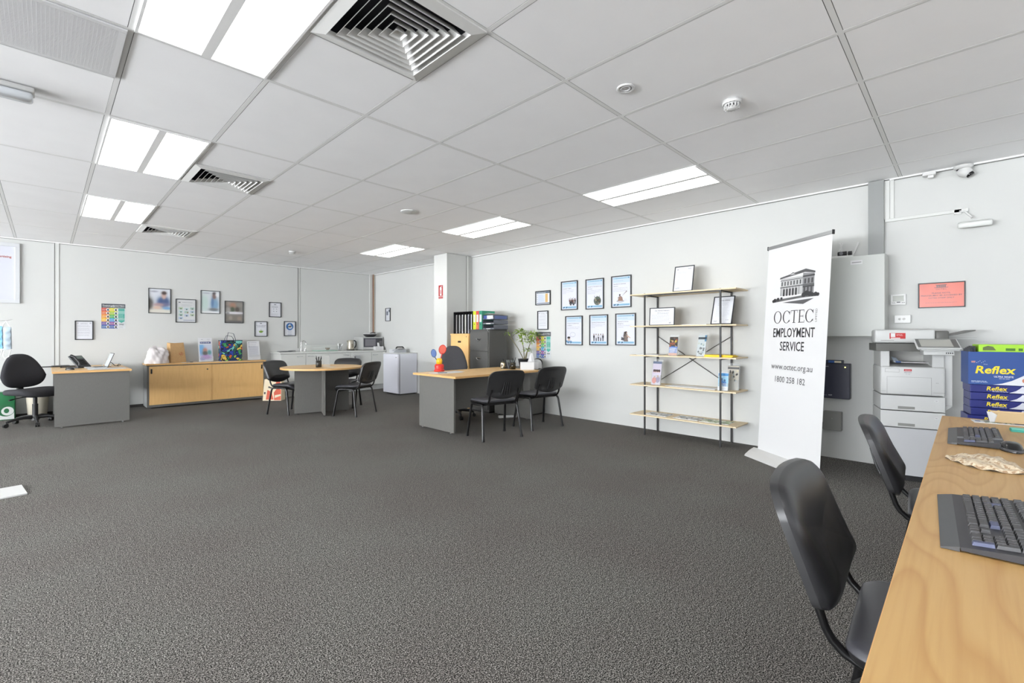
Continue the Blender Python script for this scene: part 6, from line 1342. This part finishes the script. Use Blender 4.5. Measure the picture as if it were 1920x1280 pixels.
# ================================================================== NEAR WORKTOP THINGS
TZ2 = .73
KB = mat('keyboard_body', (46, 46, 50), .45); KEY = mat('key_charcoal', (58, 58, 60), .42); KEYB = mat('key_slate_blue', (68, 74, 104), .45)
def keyboard(label, loc, rz, keyface, silver=False):
    o = thing('keyboard', label, 'keyboard', loc, rz, 'black computer keyboards')
    Wk = .465; tilt = .09
    mb = MB(); M = Matrix.Rotation(tilt, 4, 'X')
    mb.add([(0, 0, .004), (Wk, 0, .004), (Wk, .142, .004), (0, .142, .004), (0, -.002, .012), (Wk, -.002, .012), (Wk, .145, .0243), (0, .145, .0243)],
           [(0, 3, 2, 1), (4, 5, 6, 7), (0, 1, 5, 4), (1, 2, 6, 5), (2, 3, 7, 6), (3, 0, 4, 7)], KB); mb.box(.02, Wk-.02, .11, .14, 0, .005, KB); mb.box(.02, Wk-.02, .01, .03, 0, .005, KB); mb.build('body', o)
    mb = MB(); mb.add([(0, -.034, .004), (Wk, -.034, .004), (Wk, -.002, .012), (0, -.002, .012), (0, -.034, .001), (Wk, -.034, .001), (Wk, -.002, .001), (0, -.002, .001)], [(0, 1, 2, 3), (4, 7, 6, 5), (0, 4, 5, 1), (1, 5, 6, 2), (3, 2, 6, 7), (0, 3, 7, 4)], mat('palm_rest', (70, 71, 73), .4)); mb.build('palm_rest', o)
    if silver: mb = MB(); mb.add([(.31, -.002, .0135), (.36, -.002, .0135), (.36, .143, .0255), (.31, .143, .0255)], [(0, 1, 2, 3)], mat('kb_silver', (120, 124, 130), .4)); mb.build('silver_strip', o)
    u = .0190; x0 = .012
    rows = [[('', 1, x0), *[('F%d' % (k+1), 1, x0+u*(2+k+(k//4)*.5)) for k in range(12)]],
            [(c, 1, x0+u*k) for k, c in enumerate('`1234567890-=')]+[('', 2, x0+u*13)],
            [('', 1.5, x0)]+[(c, 1, x0+u*(1.5+k)) for k, c in enumerate('QWERTYUIOP[]')]+[('', 1.5, x0+u*13.5)],
            [('', 1.75, x0)]+[(c, 1, x0+u*(1.75+k)) for k, c in enumerate("ASDFGHJKL;'")]+[('e', 2.25, x0+u*12.75)],
            [('', 2.25, x0)]+[(c, 1, x0+u*(2.25+k)) for k, c in enumerate('ZXCVBNM,./')]+[('', 2.75, x0+u*12.25)],
            [('', 1.25, x0), ('', 1.25, x0+u*1.25), ('', 1.25, x0+u*2.5), ('', 6.25, x0+u*3.75), ('', 1.25, x0+u*10), ('', 1.25, x0+u*11.25), ('', 2.5, x0+u*12.5)]]
    nx = x0+u*15.3; px = x0+u*18.6
    rows[1] += [('', 1, nx), ('', 1, nx+u), ('', 1, nx+2*u), ('', 1, px), ('/', 1, px+u), ('*', 1, px+2*u), ('-', 1, px+3*u)]
    rows[2] += [('', 1, nx), ('', 1, nx+u), ('', 1, nx+2*u), ('7', 1, px), ('8', 1, px+u), ('9', 1, px+2*u), ('+', 1.0, px+3*u)]
    rows[3] += [('4', 1, px), ('5', 1, px+u), ('6', 1, px+2*u)]
    rows[4] += [('', 1, nx+u), ('1', 1, px), ('2', 1, px+u), ('3', 1, px+2*u), ('E', 1.0, px+3*u)]
    rows[5] += [('', 1, nx), ('', 1, nx+u), ('', 1, nx+2*u), ('0', 2, px), ('.', 1, px+2*u)]
    n = 0
    for r, row in enumerate(rows):
        y = .162-r*u*1.02-(.006 if r else 0) - .014
        y = .119-(r*u)-(.006 if r else 0)
        for (c, wk, x) in row:
            zb = .012+(y+.002)/.18*.015
            hh = 2 if c in ('+', 'E') else 1
            yb = y-(u if hh == 2 else 0)
            m = KEYB if c in ('e', 'E') else KEY
            a, b_ = x+.0008, x+wk*u-.0008; c0, d0 = yb+.0008, y+u-.0008
            z0 = .012+(yb+.002)/.18*.015; z1 = zb+.0075; i_ = .0022
            mb = MB(); mb.add([(a, c0, z0), (b_, c0, z0), (b_, d0, zb+.0015), (a, d0, zb+.0015), (a+i_, c0+i_, z0+.0075), (b_-i_, c0+i_, z0+.0075), (b_-i_, d0-i_*.5, z1+.0015), (a+i_, d0-i_*.5, z1+.0015)],
                   [(4, 5, 6, 7), (0, 1, 5, 4), (1, 2, 6, 5), (2, 3, 7, 6), (3, 0, 4, 7)], m)
            ch = c if c not in ('e', 'E') else ''
            if ch and keyface:
                vs, fs, gx0, gx1 = glyphs(ch); k_ = .0042/.7; zz = z0+.0078
                mb.add([(a+.004+(v[0]-gx0)*k_, c0+.0085+v[1]*k_, zz+(.0085+v[1]*k_)*.083) for v in vs], fs, mat('key_legend', (206, 206, 206), .6))
            kk = mb.build('key', o); n += 1
    return o
kb = keyboard('large near black keyboard with blue Enter keys on the worktop', (1.905, .030, TZ2), PI+.045, True)
keyboard('far black keyboard with silver strip on the worktop beside the mouse', (3.315, .035, TZ2), PI+.015, True, True)
o = thing('computer_mouse', 'glossy black wireless mouse on the worktop next to the far keyboard', 'mouse', (2.86, -.135, TZ2), 2.35)
o.children
mb = mouse_mesh(m=mat('mouse_gloss', (24, 24, 26), .15), L=.125, Wd=.07, H=.036); mb.build('shell', o)
mb = MB(); mb.lathe([(.0352, .004), (.0352, .013), (.034, .014)], mat('mouse_side', (70, 70, 74), .4), 32, Matrix.Diagonal((1, 1.75, 1, 1))); mb.build('side_band', o)
bpy.data.objects[o.name].rotation_euler.z = 1.75
# knitted mask / cloth
mb = MB(); CL = swirl_mat('knit_cloth', [(204, 186, 158), (192, 170, 140), (216, 202, 178), (166, 138, 108), (206, 190, 164)], 130, .5)
def cl(u, v):
    x = .03+.235*u; w_ = .18*math.sin(PI*min(1, max(0, u*.9+.08)))**.6
    y = (v-.5)*w_+.012*math.sin(u*6)
    return (x, y, .004+.030*math.sin(PI*v)**.7*math.sin(PI*(u*.9+.05))+.0035*math.sin(u*26+v*9)+.003*math.sin(v*18))
mb.grid(cl, 60, 26, CL); mb.grid(lambda u, v: (*cl(u, v)[:2], .001), 30, 2, CL)
one(mb, 'folded_cloth', 'crumpled cream knitted cloth on the worktop between the keyboards', 'cloth', (2.56, .065, TZ2), -2.18)
o = thing('document_tray', 'small tray with manila folder and white papers at the far end of the worktop', 'tray', (3.70, -.11, TZ2), -1.40)
mb = MB(); mb.add([(0, 0, .002), (.20, 0, .002), (.20, .09, .002), (0, .09, .002), (0, .09, .06), (.20, .09, .06)], [(0, 1, 2, 3), (3, 2, 5, 4)], mat('manila', (206, 178, 136), .7)); mb.add([(.0, .0, .006), (.22, 0, .006), (.22, .08, .052), (.03, .08, .052)], [(0, 1, 2, 3)], mat('manila', (0, 0, 0))); mb.build('manila_folder', o)
for k in range(4): mb = MB(); mb.add([(-.006*k, .0, .002), (-.006*k+.002, .085, .055), (.07-.006*k, .01, .004)], [(0, 1, 2)], PAPER); mb.build('divider_sheet', o)
mb = MB(); mb.box(0, .30, 0, .095, 0, .004, PAPER); mb.box(.045, .16, .002, .093, .004, .0052, swirl_mat('brochure_photo', [(120, 140, 110), (200, 206, 190), (90, 100, 84), (170, 130, 90), (220, 226, 230)], 60, 2)); mb.box(.16, .30, .002, .093, .004, .0052, mat('brochure_navy', (44, 52, 88), .4)); mb.box(.01, .03, .03, .06, .004, .005, mat('brochure_blue', (60, 90, 140), .4))
one(mb, 'brochure', 'landscape photo brochure lying in front of the tray on the worktop', 'brochure', (3.655, -.03, TZ2), -1.42)
mb = MB(); TL = mat('teal_note', (120, 206, 190), .6); mb.box(0, .10, 0, .06, 0, .012, mat('teal_pad', (70, 170, 156), .6), .001); mb.box(.002, .098, .002, .058, .012, .016, TL, .001)
one(mb, 'sticky_note_pad', 'teal sticky note pad at the right edge of the worktop', 'notepad', (3.43, -.160, TZ2), -1.5)
